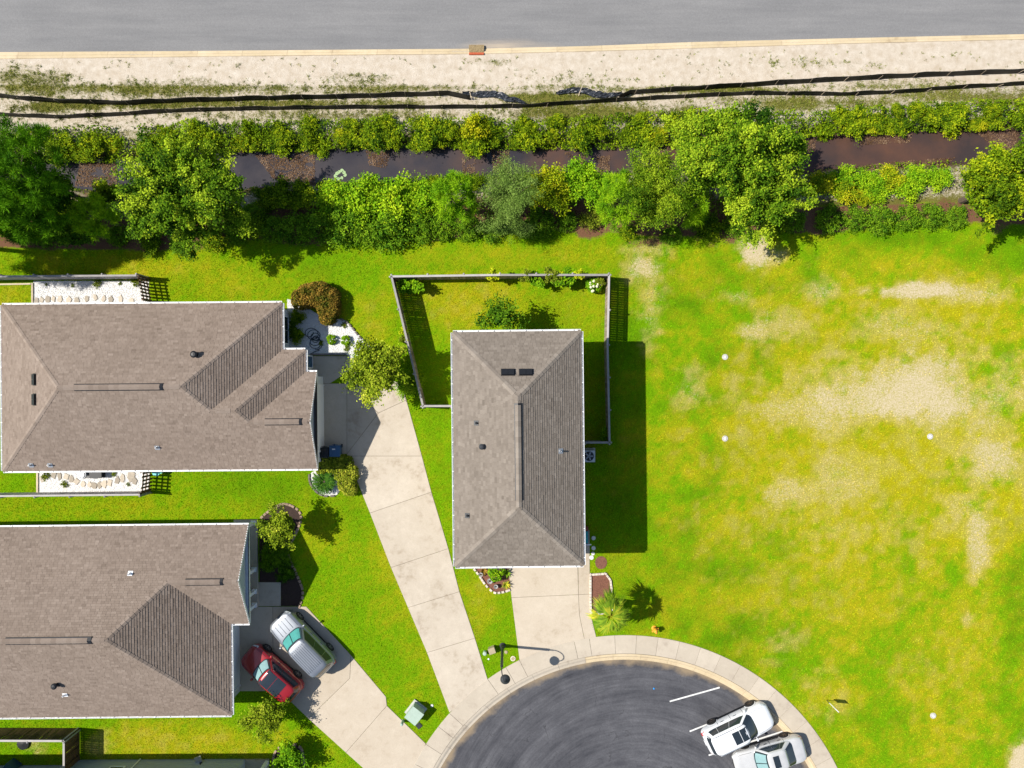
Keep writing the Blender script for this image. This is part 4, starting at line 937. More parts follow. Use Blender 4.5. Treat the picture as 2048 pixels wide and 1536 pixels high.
# ================================================================== utility boxes and lids
c = P(832, 1420); r_ = thing('transformer_box', 'pale green pad mounted transformer box on the lawn', 'transformer', c, rad(-38))
mb = MB(); mb.box((0, 0, .05), (1.05, 1.1, .14)); mb.build('pad', M['concrete_pad'], r_, local=True)
mb = MB(); v = [(-.42, -.45, .12), (.42, -.45, .12), (.42, .45, .12), (-.42, .45, .12), (-.42, -.45, .72), (.42, -.45, .72), (.42, .45, .80), (-.42, .45, .80)]
mb.add(v, [(0, 3, 2, 1), (4, 5, 6, 7), (0, 1, 5, 4), (1, 2, 6, 5), (2, 3, 7, 6), (3, 0, 4, 7)]); mb.build('cabinet', M['green_box'], r_, local=True)
mb = MB(); mb.box((0, -.02, .825), (.9, .98, .03), M=Matrix.Rotation(.085, 3, 'X')); mb.build('lid', M['green_box'], r_, local=True)
mb = MB(); mb.box((0, -.46, .42), (.02, .02, .5)); mb.box((.06, -.465, .45), (.03, .03, .12)); mb.build('handle', M['metal'], r_, local=True)
def pedestal(label, px, py, r, h, mat, name='utility_pedestal'):
    c = P(px, py); o = thing(name, label, 'pedestal', c)
    mb = MB(); mb.lathe([(r, 0), (r, h * .75)], n=14); mb.build('post', M[mat], o, local=True)
    mb = MB(); mb.lathe([(r * 1.12, h * .75), (r * 1.12, h * .9), (r * .8, h), (.01, h * 1.03)], n=14); mb.build('dome', M[mat], o, local=True); return o
pedestal('slim pale green cable pedestal at the driveway edge by the transformer', 806, 1441, .09, .65, 'green_box')
pedestal('small green domed cable pedestal beside the tan utility box', 970, 1304, .12, .35, 'green_box')
c = P(984, 1297); r_ = thing('utility_box', 'tan sloped utility box beside the street lamp', 'utility box', c, rad(20))
mb = MB(); mb.box((0, 0, .22), (.4, .36, .44)); mb.build('cabinet', M['tan_box'], r_, local=True); mb = MB(); mb.box((0, 0, .455), (.44, .4, .03)); mb.build('lid', M['tan_box'], r_, local=True)
def lid(label, px, py, r, mat, square=False, rim='stone_white'):
    c = P(px, py); o = thing('valve_box', label, 'valve box', c)
    mb = MB()
    if square:
        mb.box((0, 0, .02), (r * 2, r * 2, .05), rad(40)); mb.build('cover', M[mat], o, local=True); mb = MB(); mb.box((0, 0, .048), (r * 1.7, r * 1.7, .01), rad(40)); mb.build('panel', M[mat], o, local=True)
    else:
        mb.lathe([(r, 0), (r, .035), (r * .72, .045), (r * .70, .03)], n=18); mb.build('rim', M[rim], o, local=True)
        mb = MB(); mb.lathe([(r * .68, .0), (r * .68, .034), (.01, .036)], n=18); mb.build('cover', M[mat], o, local=True)
lid('flat dark square valve lid in the grass below the transformer', 838, 1451, .17, 'darkgrey', True)
lid('small round meter lid in the grass close to the lamp pole', 1012, 1304, .11, 'tan_box', rim='tan_box'); lid('larger round meter lid with pale rim near the sidewalk', 1026, 1317, .17, 'tan_box', rim='edge_stone')
lid('tiny white round cap in the grass wedge by the lamp', 977, 1318, .06, 'white', rim='white'); lid('small grey capped pipe east of the green transformer', 864, 1411, .10, 'white', rim='concrete_pad')
for px, py in ((1450, 714), (1450, 877), (1860, 873), (1866, 1431)):
    c = P(px, py); o = thing('sprinkler_cap', 'white round concrete collar with capped pipe in the big lawn', 'sprinkler cap', c, group='white round collars in the big lawn')
    mb = MB(); mb.lathe([(.20, -.02), (.20, .03), (.18, .05), (.10, .05), (.09, .02)], n=20); mb.build('collar', M['concrete_pad'], o, local=True)
    mb = MB(); mb.lathe([(.085, 0), (.085, .07), (.05, .10), (.01, .105)], n=16); mb.build('cap', M['white'], o, local=True)

# hydrant
c = P(1308, 1256); r_ = thing('fire_hydrant', 'yellow orange fire hydrant on the lawn near the palm', 'fire hydrant', c)
mb = MB(); mb.lathe([(.17, 0), (.17, .05), (.11, .07), (.11, .5), (.15, .52), (.15, .56), (.12, .6)], n=16); mb.build('barrel', M['yellow'], r_, local=True)
mb = MB(); mb.lathe([(.135, .6), (.12, .68), (.06, .75), (.035, .76), (.035, .81), (.01, .82)], n=16); mb.build('bonnet', M['yellow'], r_, local=True)
for a_ in (0, math.pi / 2, math.pi):
    mb = MB(); d = Vector((math.cos(a_ - .4), math.sin(a_ - .4) * -1, 0)); mb.tube([d * .09 + Vector((0, 0, .42)), d * .2 + Vector((0, 0, .42))], [.06, .06], 10); mb.tube([d * .2 + Vector((0, 0, .42)), d * .24 + Vector((0, 0, .42))], [.075, .07], 8); mb.build('outlet', M['yellow'], r_, local=True)

# yard sign
c = P(1653, 1400); r_ = thing('yard_sign', 'small white and yellow yard sign on a thin post in the lawn', 'sign', c, rad(-43))
mb = MB(); mb.tube([(0, 0, 0), (0, 0, 1.5)], .02, 6); mb.build('post', M['darkgrey'], r_, local=True)
mb = MB(); mb.box((0, 0, 1.12), (.34, .04, .85)); mb.build('panel', M['sign_white'], r_, local=True)
mb = MB(); mb.box((-.05, -.024, .85), (.13, .006, .25)); mb.build('yellow_print', M['sign_yellow'], r_, local=True)

# litter
mb = MB(); c = P(1308, 1378); mb.lathe([(.05, -.083), (.06, -.05), (.02, -.04)], (c.x, c.y, 0), 7); o = mb.build('litter_cup', M['bluebit']); tag(o, 'bright blue scrap of litter on the dark asphalt', 'litter')

# AC unit
c = P(1176, 910); r_ = thing('air_conditioner', 'pale square air conditioner unit against the east wall', 'air conditioner', c)
mb = MB(); mb.box((0, 0, .03), (.95, .95, .1)); mb.build('pad', M['concrete_pad'], r_, local=True)
mb = MB(); mb.box((0, 0, .42), (.74, .74, .68)); mb.build('casing', M['wall_white'], r_, local=True)
mb = MB(); mb.lathe([(.31, .765), (.31, .79), (.29, .79), (.29, .77)], n=24); mb.build('fan_ring', M['darkgrey'], r_, local=True)
mb = MB()
for k in range(5):
    a_ = k * 2 * math.pi / 5; mb.box((math.cos(a_) * .14, math.sin(a_) * .14, .775), (.24, .09, .012), a_)
mb.build('fan', M['metal'], r_, local=True); mb = MB(); mb.lathe([(.06, .78), (.06, .80), (.01, .805)], n=12); mb.build('hub', M['wall_white'], r_, local=True)
for k in range(6):
    mb = MB(); a_ = k * math.pi / 6; mb.beam((-.3 * math.cos(a_), -.3 * math.sin(a_), .80 + k * .0012), (.3 * math.cos(a_), .3 * math.sin(a_), .80 + k * .0012), .008, .006); mb.build('grille_bar', M['darkgrey'], r_, local=True)
# teal storage box and steps
c = P(1175, 1068); r_ = thing('storage_box', 'teal storage box with white lid edge by the side door', 'box', (c.x - .25, c.y, 0))
mb = MB(); mb.box((0, 0, .28), (.5, 1.1, .56)); mb.build('bin', M['brick'], r_, local=True); mb = MB(); mb.box((0, -.1, .6), (.46, .8, .06)); mb.build('lid', M['teal'], r_, local=True); mb = MB(); mb.box((.2, -.6, .5), (.5, .06, .06)); mb.build('handle', M['white'], r_, local=True)
for px, py, r in ((1187, 1076, .14), (1187, 1096, .14), (1186, 1107, .12), (1183, 1115, .15)):
    mb = MB(); c = P(px, py); mb.lathe([(r, -.02), (r, .03), (r * .9, .045), (.01, .045)], c, 18); o = mb.build('stepping_stone', M['stone_white']); tag(o, 'round white stepping stone in the grass east of the two storey house', 'stepping stone', 'white stepping stones')

# trash bins
def trash_bin(label, px, py, mat, rz, w_=.6, d_=.7):
    c = P(px, py); r_ = thing('trash_bin', label, 'trash bin', c, rz); mb = MB()
    v = [(-.24, -.28, .06), (.24, -.28, .06), (.24, .28, .06), (-.24, .28, .06), (-w_ / 2, -d_ / 2, 1.0), (w_ / 2, -d_ / 2, 1.0), (w_ / 2, d_ / 2, 1.0), (-w_ / 2, d_ / 2, 1.0)]
    mb.add(v, [(0, 3, 2, 1), (4, 5, 6, 7), (0, 1, 5, 4), (1, 2, 6, 5), (2, 3, 7, 6), (3, 0, 4, 7)]); mb.build('body', M[mat], r_, local=True)
    mb = MB(); mb.grid([[(x, y, 1.03 + .07 * math.cos(x / w_ * 2.6) * math.cos(y / d_ * 2.6)) for x in np.linspace(-w_ / 2 - .02, w_ / 2 + .02, 7)] for y in np.linspace(-d_ / 2 - .03, d_ / 2 + .05, 7)]); mb.build('lid', M[mat], r_, local=True, smooth=True)
    mb = MB(); mb.tube([(-.2, -d_ / 2 - .07, .98), (.2, -d_ / 2 - .07, .98)], .02, 6); mb.build('handle', M[mat], r_, local=True)
    for sx in (-.26, .26):
        mb = MB(); mb.lathe([(.12, -.03), (.12, .03)], (sx, -.26, .12), 12, M=Matrix.Rotation(math.pi / 2, 3, 'Y')); mb.build('wheel', M['dark'], r_, local=True)
    return r_
trash_bin('black wheeled trash bin against the garage wall', 656, 902, 'dark', rad(180), .55, .6)
b_ = trash_bin('blue wheeled recycling bin with a pale lid mark beside the black bin', 677, 899, 'bin_blue', rad(180), .66, .66)
mb = MB()
for i in range(3): mb.box((.12 - i * .07, -.12, 1.105), (.05, .07, .006)); 
mb.build('label', M['white'], b_, local=True)

# hose
pts = []; rr = random.Random(4)
for i in range(150):
    t_ = i / 149; cx_ = 618 + 22 * t_ + 6 * math.sin(t_ * 5); cy_ = 664 + 26 * t_; a_ = t_ * 2 * math.pi * 7.3; r = 9 + 3 * math.sin(t_ * 9)
    p = P(cx_ + r * math.cos(a_), cy_ + r * .9 * math.sin(a_)); pts.append((p.x, p.y, .04 + .012 * (i % 3)))
for x, y in ((640, 700), (628, 704), (622, 708)): p = P(x, y); pts.append((p.x, p.y, .06))
mb = MB(); mb.tube(pts, .022, 5); o = mb.build('garden_hose', M['hose']); tag(o, 'dark garden hose lying in loose loops on white gravel', 'hose')

# ================================================================== beds, gravel, edging
def bed(name, label, poly, mat, z=0.02, kind='structure'):
    mb = MB(); mb.prism([P2(*p) for p in poly], -.08, z); o = mb.build(name, M[mat]); return tag(o, label, None, None, kind)
def pebbles(parent, poly, n, mat, smin=.025, smax=.06, seed=1):
    rg = np.random.default_rng(seed); q = np.array([P2(*p) for p in poly]); lo, hi = q.min(0), q.max(0)
    X = rg.uniform(lo[0], hi[0], n * 3); Y = rg.uniform(lo[1], hi[1], n * 3); k = inpoly(X, Y, q); X, Y = X[k][:n], Y[k][:n]; n = len(X)
    s = rg.uniform(smin, smax, n); base = np.array([(1, 0, 0), (0, 1, 0), (-1, 0, 0), (0, -1, 0), (0, 0, .7)])
    tri = [(0, 1, 4), (1, 2, 4), (2, 3, 4), (3, 0, 4)]; an = rg.uniform(0, 6.28, n); c_, s_ = np.cos(an), np.sin(an)
    V = np.zeros((n, 4, 3, 3))
    for ti, tr in enumerate(tri):
        for ci, vi in enumerate(tr):
            bx, by, bz = base[vi]
            V[:, ti, ci, 0] = X + s * (bx * c_ - by * s_); V[:, ti, ci, 1] = Y + s * .8 * (bx * s_ + by * c_); V[:, ti, ci, 2] = .02 + s * bz
    me = np_mesh('pebbles', V.reshape(-1, 3) - np.array(wl(parent))[None], 3)
    o = link('pebbles', me, M[mat], parent); o['kind'] = 'stuff'; return o
def flag(parent, px, py, r, seed):
    rr = random.Random(seed); c = P(px, py); n = rr.choice((5, 6, 7)); a0 = rr.random() * 6
    n = rr.choice((4, 5, 6)); sx_ = rr.uniform(.6, .85)
    pl = [(c.x + r * q_ * math.cos(a0 + 6.283 * i / n) * sx_, c.y + r * q_ * math.sin(a0 + 6.283 * i / n)) for i, q_ in enumerate([rr.uniform(.72, 1.15) for _ in range(n)])]
    mb = MB(); mb.prism(pl, -.02, .065 + rr.random() * .01, cham=.012); mb.build('flagstone', M['flag'], parent)
def edging(label, path, mat, ln=.2, wd=.13, ht=.12, group=None):
    q = [P(x, y) for x, y in path]; out = [q[0]]
    tot = []
    for a_, b_ in zip(q[:-1], q[1:]):
        n = max(1, int((b_ - a_).length / .05)); out += [a_.lerp(b_, (i + 1) / n) for i in range(n)]
    root = thing('bed_edging', label, 'edging', out[0]); step = max(1, int(ln / .05)); rr = random.Random(3)
    mb = MB(); mb.prism([(-ln * .47, -wd / 2), (ln * .47, -wd / 2), (ln * .47, wd / 2), (-ln * .47, wd / 2)], -.06, ht, cham=.02); me = mb.mesh('block')
    for i in range(0, len(out) - 1, step):
        d = out[min(i + step, len(out) - 1)] - out[i]
        o = link('block', me, M[mat], root, out[min(i + step // 2, len(out) - 1)] - out[0] + Vector((0, 0, rr.uniform(-.01, .01)))); o.rotation_euler = (0, 0, math.atan2(d.y, d.x))
    return root
def smooth_path(pts, n=8):
    """Catmull-Rom through pixel points"""
    out = []
    for i in range(len(pts) - 1):
        p0, p1, p2, p3 = (np.array(pts[max(0, min(len(pts) - 1, j))], float) for j in (i - 1, i, i + 1, i + 2))
        for k in range(n):
            t_ = k / n; out.append(tuple(.5 * (2 * p1 + (p2 - p0) * t_ + (2 * p0 - 5 * p1 + 4 * p2 - p3) * t_ ** 2 + (3 * p1 - p0 - 3 * p2 + p3) * t_ ** 3)))
    return out + [tuple(pts[-1])]
NOGRASS = [[P2(*p) for p in pl] for pl in DRV_A + DRV_B + DRV_C] + [[P2(*p) for p in [(505, 1164), (562, 1164), (562, 1212), (505, 1212)]]]
def reg(poly): NOGRASS.append([P2(*p) for p in poly]); return poly
pl = reg([(67, 562), (298, 562), (298, 640), (67, 640)]); g1 = bed('gravel_bed', 'white gravel strip with flagstones north of the brown roof', pl, 'gravel'); pebbles(g1, pl, 5000, 'pebble', seed=1)
for i, (x, y) in enumerate(((74, 603), (84, 601), (96, 599), (108, 597), (120, 598), (139, 601), (155, 602), (174, 598), (191, 595), (208, 598), (223, 600), (242, 598), (263, 602), (130, 612), (205, 612))): flag(g1, x, y, .27, i)
pl = reg([(77, 925), (299, 925), (299, 986), (77, 986)]); g2 = bed('gravel_bed', 'white gravel strip with flagstones south of the brown roof', pl, 'gravel'); pebbles(g2, pl, 5000, 'pebble', seed=2)
for i, (x, y) in enumerate(((120, 951), (134, 953), (144, 958), (154, 963), (167, 968), (180, 969), (189, 971), (200, 970), (209, 968), (220, 965), (235, 961), (246, 956), (262, 951), (108, 950), (270, 962), (85, 958))): flag(g2, x, y, .29 if i != 12 else .42, i + 40)
def timber(label, a_, b_):
    mb = MB(); mb.beam(P(*a_) + Vector((0, 0, .04)), P(*b_) + Vector((0, 0, .04)), .10, .12); o = mb.build('edging_board', M['wood_pale']); tag(o, label, 'edging')
timber('pale timber edging board beside the north gravel strip', (66, 566), (66, 608)); timber('pale timber edging board beside the south gravel strip', (76, 940), (76, 985)); timber('long pale timber board along the small north lawn', (0, 569), (63, 568))
# side yard items
def acu(px, py, label):
    c = P(px, py); r_ = thing('air_conditioner', label, 'air conditioner', c); mb = MB(); mb.lathe([(.30, .02), (.30, .66), (.27, .70), (.02, .72)], n=20); mb.build('casing', M['metal'], r_, local=True)
    mb = MB(); mb.lathe([(.22, .70), (.22, .735), (.19, .735), (.19, .70)], n=20); mb.build('fan_ring', M['darkgrey'], r_, local=True)
acu(176, 947, 'round grey air conditioner in the flagstone yard under the eave')
c = P(200, 948); mb = MB(); mb.box((c.x, c.y, .25), (.75, .38, .5)); mb.box((c.x, c.y, .52), (.8, .42, .04)); o = mb.build('meter_cabinet', M['dark']); tag(o, 'black low cabinet in the flagstone yard under the eave', 'cabinet')
c = P(320, 942); mb = MB(); mb.lathe([(.02, .5), (.25, .5), (.27, .53), (.27, .56), (.02, .57)], c, 20); mb.lathe([(.2, 0), (.03, .03), (.03, .5)], c, 10); o = mb.build('turquoise_table', M['cyan']); tag(o, 'round turquoise garden table under the eave by the slatted gate', 'table')

# gravel bed at the front of house A
pl = reg(smooth_path([(575, 598), (600, 606), (640, 630), (690, 642), (708, 660), (728, 680), (745, 700), (742, 716), (700, 716), (692, 710), (618, 710), (575, 710)], 4)); g3 = bed('gravel_bed', 'white gravel front bed with two clipped green balls', pl, 'gravel'); pebbles(g3, pl, 6000, 'pebble', seed=3)
edging('dark curved edging along the white gravel front bed', smooth_path([(682, 638), (695, 645), (706, 657), (716, 670), (728, 682)]), 'edge_grey', .25, .12)
timber_ = MB(); timber_.beam(P(620, 709) + Vector((0, 0, .05)), P(693, 709) + Vector((0, 0, .05)), .12, .14); o = timber_.build('edging_board', M['edge_grey']); tag(o, 'dark straight edging between gravel bed and driveway', 'edging')
# cycad bed
pl = reg(smooth_path([(640, 940), (625, 944), (620, 955), (624, 972), (636, 985), (652, 991), (672, 990), (680, 975), (672, 945), (640, 940)], 4)); g4 = bed('gravel_bed', 'small white gravel bed round the cycad', pl, 'gravel'); pebbles(g4, pl, 900, 'pebble', seed=4)
edging('grey curved edging round the cycad bed', smooth_path([(619, 950), (620, 962), (626, 975), (637, 986), (652, 992), (672, 991)]), 'edge_grey', .3, .12)
# bed of house B
pl = reg(smooth_path([(519, 1044), (540, 1022), (566, 1009), (590, 1016), (602, 1030), (598, 1050), (585, 1080), (576, 1095), (578, 1115), (592, 1145), (604, 1175), (604, 1195), (598, 1212)], 4) + [(562, 1212), (562, 1164), (519, 1164)]); bed('mulch_bed', 'dark mulch bed in front of the porch', pl, 'mulch_dark')
edging('long wavy brown edging round the dark porch bed', smooth_path([(521, 1037), (540, 1021), (566, 1008), (590, 1015), (602, 1030), (599, 1050), (585, 1080), (575, 1096), (578, 1115), (592, 1145), (604, 1175), (605, 1195), (599, 1212)]), 'edge_brown', .22, .16, .08)
# beds of house C
pl = reg(smooth_path([(950, 1120), (952, 1140), (962, 1155), (975, 1172), (990, 1184), (1008, 1183), (1019, 1178), (1018, 1120)], 4)); bed('mulch_bed', 'brown mulch bed with potted plants under the south eave', pl, 'mulch')
edging('curved pale stone edging of the potted plant bed', smooth_path([(948, 1137), (958, 1150), (972, 1170), (988, 1184), (1004, 1184), (1018, 1180)]), 'edge_stone', .2, .14)
pl = reg([(1183, 1150), (1212, 1149), (1221, 1160), (1224, 1190), (1225, 1215), (1205, 1226), (1188, 1222), (1183, 1200)]); bed('mulch_bed', 'reddish mulch bed below the palm with pale stone border', pl, 'mulch')
edging('pale stone edging round the palm bed', [(1182, 1225), (1181, 1200), (1181, 1149), (1211, 1147), (1221, 1160), (1224, 1190), (1226, 1218), (1206, 1226), (1184, 1225)], 'edge_stone', .2, .14)
c = P(1202, 1125); pl = reg([(1202 + 12 * math.cos(a_), 1125 + 13 * math.sin(a_)) for a_ in np.linspace(0, 6.28, 16)[:-1]]); bed('mulch_bed', 'round bare patch of brown mulch in the lawn', pl, 'mulch', .03)
def pot(px, py, label, r=.13):
    c = P(px, py); r_ = thing('planter_pot', label, 'plant pot', c); mb = MB(); mb.lathe([(r * .7, 0), (r, .28), (r * 1.08, .29), (r * 1.08, .32), (r * .9, .32), (r * .88, .27)], n=16); mb.build('pot', M['terracotta'], r_, local=True)
    mb = MB(); mb.lathe([(r * .86, .26), (.01, .28)], n=12); mb.build('soil', M['mulch_dark'], r_, local=True)
pot(962, 1147, 'grey garden pot near the west end of the mulch bed'); pot(980, 1160, 'grey garden pot with dark soil between two other pots', .17); pot(992, 1171, 'grey garden pot at the south tip of the mulch bed', .13)
# edging of the bed by house D
pl = reg(smooth_path([(548, 1540), (550, 1508), (565, 1492), (585, 1488), (604, 1500), (608, 1540)], 4)); bed('mulch_bed', 'dark mulch bed at the corner of the grey sided house', pl, 'mulch_dark')
edging('brown curved edging of the bed at the grey sided house', smooth_path([(546, 1540), (549, 1508), (564, 1491), (585, 1487), (604, 1499), (609, 1540)]), 'edge_brown', .22, .14)
# garden clutter beside house D
c = P(402, 1513); r_ = thing('folding_chair', 'dark folding garden chair by the grey sided wall', 'chair', c, rad(20))
mb = MB(); mb.box((0, 0, .42), (.45, .42, .04)); mb.build('seat', M['metal'], r_, local=True); mb = MB(); mb.box((0, -.24, .7), (.45, .04, .45), M=Matrix.Rotation(.2, 3, 'X')); mb.build('backrest', M['dark'], r_, local=True)
for sx in (-.2, .2):
    for sy in (-.2, .2): mb = MB(); mb.tube([(sx, sy, 0), (sx, sy * .6, .42)], .015, 6); mb.build('leg', M['dark'], r_, local=True)
c = P(30, 1530); r_ = thing('patio_cover', 'dark blue covered grill in the small fenced yard', 'grill', c, rad(10)); mb = MB(); mb.lathe([(.5, 0), (.5, .7), (.42, .95), (.1, 1.02)], n=4); mb.build('cover', M['bin_blue'], r_, local=True)
c = P(48, 1486); mb = MB(); mb.lathe([(.14, .02), (.42, .03), (.40, .12), (.02, .16)], c, 14); o = mb.build('tarp_bundle', M['dark']); tag(o, 'black tarp bundle lying on the small fenced lawn', 'tarp')
# ================================================================== vehicles
def paint(name, col, metal=0.0, rough=0.35, coat=1.0):
    m, nt, b = new_mat(name); v = wpos(nt); n = noise_(nt, v, 3, 4)
    c = ramp_(nt, n, 0.3, 0.7, tuple(x * .94 for x in col), tuple(min(1, x * 1.04) for x in col)); nt.links.new(c, b.inputs['Base Color'])
    b.inputs['Metallic'].default_value = metal; b.inputs['Roughness'].default_value = rough; b.inputs['Coat Weight'].default_value = coat; b.inputs['Coat Roughness'].default_value = .06; return m
M['p_white'] = paint('white_car_paint', (.72, .74, .76)); M['p_silver'] = paint('silver_car_paint', (.25, .27, .30), .55, .38, .8); M['p_red'] = paint('red_car_paint', (.30, .008, .012), .2, .3); M['p_pearl'] = paint('pearl_car_paint', (.58, .58, .57), .25, .35)
M['tyre'] = surf('tyre_rubber', (.018, .018, .019), .85, .2, 10, 40, .2); M['rim'] = surf('alloy_rim', (.32, .32, .33), .35, .1, 10, 40, .0, metal=.8); M['rim_dark'] = surf('dark_alloy_rim', (.10, .085, .075), .4, .1, 10, 40, 0, metal=.7)
M['red_lens'] = surf('red_lens', (.45, .012, .012), .2, .1, 10, 40, 0); M['head_lens'] = surf('clear_lens', (.55, .58, .6), .12, .1, 10, 40, 0, spec=.6); M['cabin'] = surf('cabin_dark', (.02, .02, .022), .8, .2); M['shade_teal'] = surf('sunshade_foil', (.20, .62, .55), .4, .15, 5, 25, .1); M['shade_white'] = surf('sunshade_white', (.66, .74, .74), .4, .12, 5, 25, .1)
M['orange'] = surf('orange_reflector', (.6, .16, .03), .35, .1); M['chrome'] = surf('chrome_trim', (.6, .62, .64), .2, .05, 5, 20, 0, metal=.9)
def screen_mat():
    m, nt, b = new_mat('windscreen_glass'); b.inputs['Base Color'].default_value = (.05, .09, .10, 1); b.inputs['Roughness'].default_value = .04; b.inputs['Specular IOR Level'].default_value = .7
    t = N(nt, 'ShaderNodeBsdfTransparent', {0: (.72, .86, .86, 1)}); mx = N(nt, 'ShaderNodeMixShader', {0: .25, 1: t.outputs[0], 2: b.outputs[0]})
    nt.links.new(mx.outputs[0], nt.nodes['Material Output'].inputs[0]); return m
M['screen'] = screen_mat()
def sgnp(c, e): return math.copysign(abs(c) ** e, c)
def car(name, label, x, y, head, L, W, H, kind, pm, rimm='rim', wheelbase=2.7, sun_roof=None, ribs=False, rails=False, shade=None, cat='car', lowtrim=False, sr_w=.62):
    root = thing(name, label, cat, (x, y, -0.0), rad(head)); hw = W / 2; zg = {'z': 0.0}
    belt = .98 if kind == 'suv' else .88
    if kind == 'suv':
        prof = [(.5, .62), (.485, .80), (.44, .90), (.30, .98), (.20, 1.03), (0, 1.02), (-.3, 1.03), (-.46, 1.03), (-.49, .92), (-.5, .72)]
    else:
        prof = [(.5, .55), (.485, .66), (.44, .74), (.28, .84), (.20, .88), (0, .88), (-.26, .92), (-.40, .94), (-.475, .90), (-.5, .70)]
    pz = lambda f: float(np.interp(-f, [-p[0] for p in prof], [p[1] for p in prof]))
    def pw(f):
        a = abs(f) / .5; k = 1 - .055 * a ** 2 - (.34 if f > 0 else .24) * max(0, (a - .72) / .28) ** 2.6
        return hw * k
    rows = []
    fs = np.concatenate([np.linspace(.5, .40, 7), np.linspace(.37, -.38, 16), np.linspace(-.41, -.5, 6)])
    wx = (wheelbase / 2 / L, -wheelbase / 2 / L)
    for f in fs:
        z = pz(f); wv = pw(f); endk = max(0, (abs(f) - .46) / .04); lo = .24 + .10 * endk; bz = min(.55, z - .08)
        half = [(0, z + .035), (wv * .45, z + .03), (wv * .78, z + .008), (wv * .93, z - .045), (wv * .985, z - .13), (wv, bz + .05), (wv * .985, (bz + lo) / 2), (wv * .95, lo + .02), (wv * .80, lo - .03)]
        full = [(f * L, yy, zz) for yy, zz in half] + [(f * L, -yy, zz) for yy, zz in half[::-1]][:-1]
        rows.append(full)
    mb = MB(); mb.grid(rows, closed=True); n_ = len(rows[0]); mb.f.append(tuple(range(n_))[::-1]); mb.f.append(tuple(range(len(mb.v) - n_, len(mb.v))))
    body = mb.build('body', M[pm], root, smooth=True, local=True)
    md = body.modifiers.new('s', 'SUBSURF'); md.levels = 1; md.render_levels = 1
    # greenhouse
    if kind == 'suv': bf, br, rf, rr_ = .215, -.475, .075, -.42
    else: bf, br, rf, rr_ = .205, -.335, .05, -.20
    wb, wr = hw * .93, hw * .70; zt = H
    zb = lambda f: pz(f) + .01
    def ring(v, n=64):
        """v 0 belt .. 1 roof edge"""
        pts = []
        xf = L * (bf + (rf - bf) * v); xr = L * (br + (rr_ - br) * v); yw_ = wb + (wr - wb) * (v ** 1.15)
        cx_ = (xf + xr) / 2; a = (xf - xr) / 2; ex_ = 2 / 6.0
        for k in range(n):
            t_ = 2 * math.pi * k / n; X = cx_ + a * sgnp(math.cos(t_), ex_); Y = yw_ * sgnp(math.sin(t_), ex_)
            if math.cos(t_) > 0: X += .10 * (1 - (Y / yw_) ** 2) * (1 - .3 * v)
            z0 = pz(max(-.5, min(.5, X / L))) - .01; pts.append(Vector((X, Y, z0 + (zt - .10 - z0) * v)))
        return pts
    R_ = [ring(v) for v in (0, .25, .5, .75, 1.0)]
    top = R_[-1]; cxx = sum((p.x for p in top)) / len(top)
    tops = []
    for s_, dz in ((.96, .045), (.86, .075), (.6, .095), (.3, .10), (.02, .10)):
        tops.append([Vector((cxx + (p.x - cxx) * s_, p.y * s_, p.z + dz)) for p in top])
    mb = MB(); mb.grid(R_ + tops, closed=True); mb.build('cabin', M[pm], root, smooth=True, local=True)
    def rpt(v, fr, s_, off):
        """point on the front (fr=1) or rear (-1) glass at height v and width fraction s_"""
        xf = L * (bf + (rf - bf) * v); xr = L * (br + (rr_ - br) * v); yw_ = wb + (wr - wb) * (v ** 1.15); cx_ = (xf + xr) / 2; a = (xf - xr) / 2
        X = cx_ + fr * a * max(0, 1 - abs(s_) ** 6) ** (1 / 6); Y = yw_ * s_
        if fr > 0: X += .10 * (1 - s_ ** 2) * (1 - .3 * v)
        z0 = pz(max(-.5, min(.5, X / L))) - .01
        return Vector((X + fr * off * .75, Y, z0 + (zt - .10 - z0) * v + off * .66))
    def patch(nm, fr, s0, s1, v0, v1, mat, off, n=11):
        m_ = MB(); m_.grid([[rpt(v, fr, s_, off) for s_ in np.linspace(s0, s1, n)] for v in np.linspace(v0, v1, 6)]); return m_.build(nm, M[mat], root, smooth=True, local=True)
    if shade:
        for a, b in ((-.80, -.04), (.04, .80)): patch('sunshade', 1, a, b, .12, .88, shade, .016)
        patch('windscreen_seal', 1, -.90, .90, .03, .97, 'cabin', .008, 15)
        patch('windscreen', 1, -.90, .90, .04, .96, 'screen', .026, 15)
    else: patch('windscreen', 1, -.90, .90, .04, .96, 'glass', .012, 15)
    patch('rear_window', -1, -.86, .86, .25 if kind == 'suv' else .06, .92, 'glass', .012, 11)
    for sgn in (1, -1):
        a, b, c, d = (38, 64, 66, 92) if kind == 'suv' else (38, 64, 66, 90)
        sp_ = lambda k: k if sgn > 0 else 256 - k
        # side glass measured along x for even windows
        for (u0, u1, nm) in ((.06, .41, 'side_window'), (.42, .74, 'side_window')) + (((.75, .95, 'quarter_window'),) if kind == 'suv' else ((.75, .90, 'quarter_window'),)):
            rws = []
            for v in np.linspace(.10, .86, 4):
                xf = L * (bf + (rf - bf) * v) - .16; xr = L * (br + (rr_ - br) * v) + .16; yw_ = wb + (wr - wb) * (v ** 1.15); row = []
                for u in np.linspace(u0, u1, 5):
                    X = xf + (xr - xf) * u; cx_ = (L * (bf + (rf - bf) * v) + L * (br + (rr_ - br) * v)) / 2; a_ = (L * (bf + (rf - bf) * v) - L * (br + (rr_ - br) * v)) / 2
                    Y = yw_ * max(0, 1 - abs((X - cx_) / a_) ** 6) ** (1 / 6); z0 = pz(max(-.5, min(.5, X / L))) - .01
                    row.append((X, sgn * (Y + .012), z0 + (zt - .10 - z0) * v + .004))
                rws.append(row)
            m_ = MB(); m_.grid(rws); m_.build(nm, M['glass'], root, smooth=True, local=True)
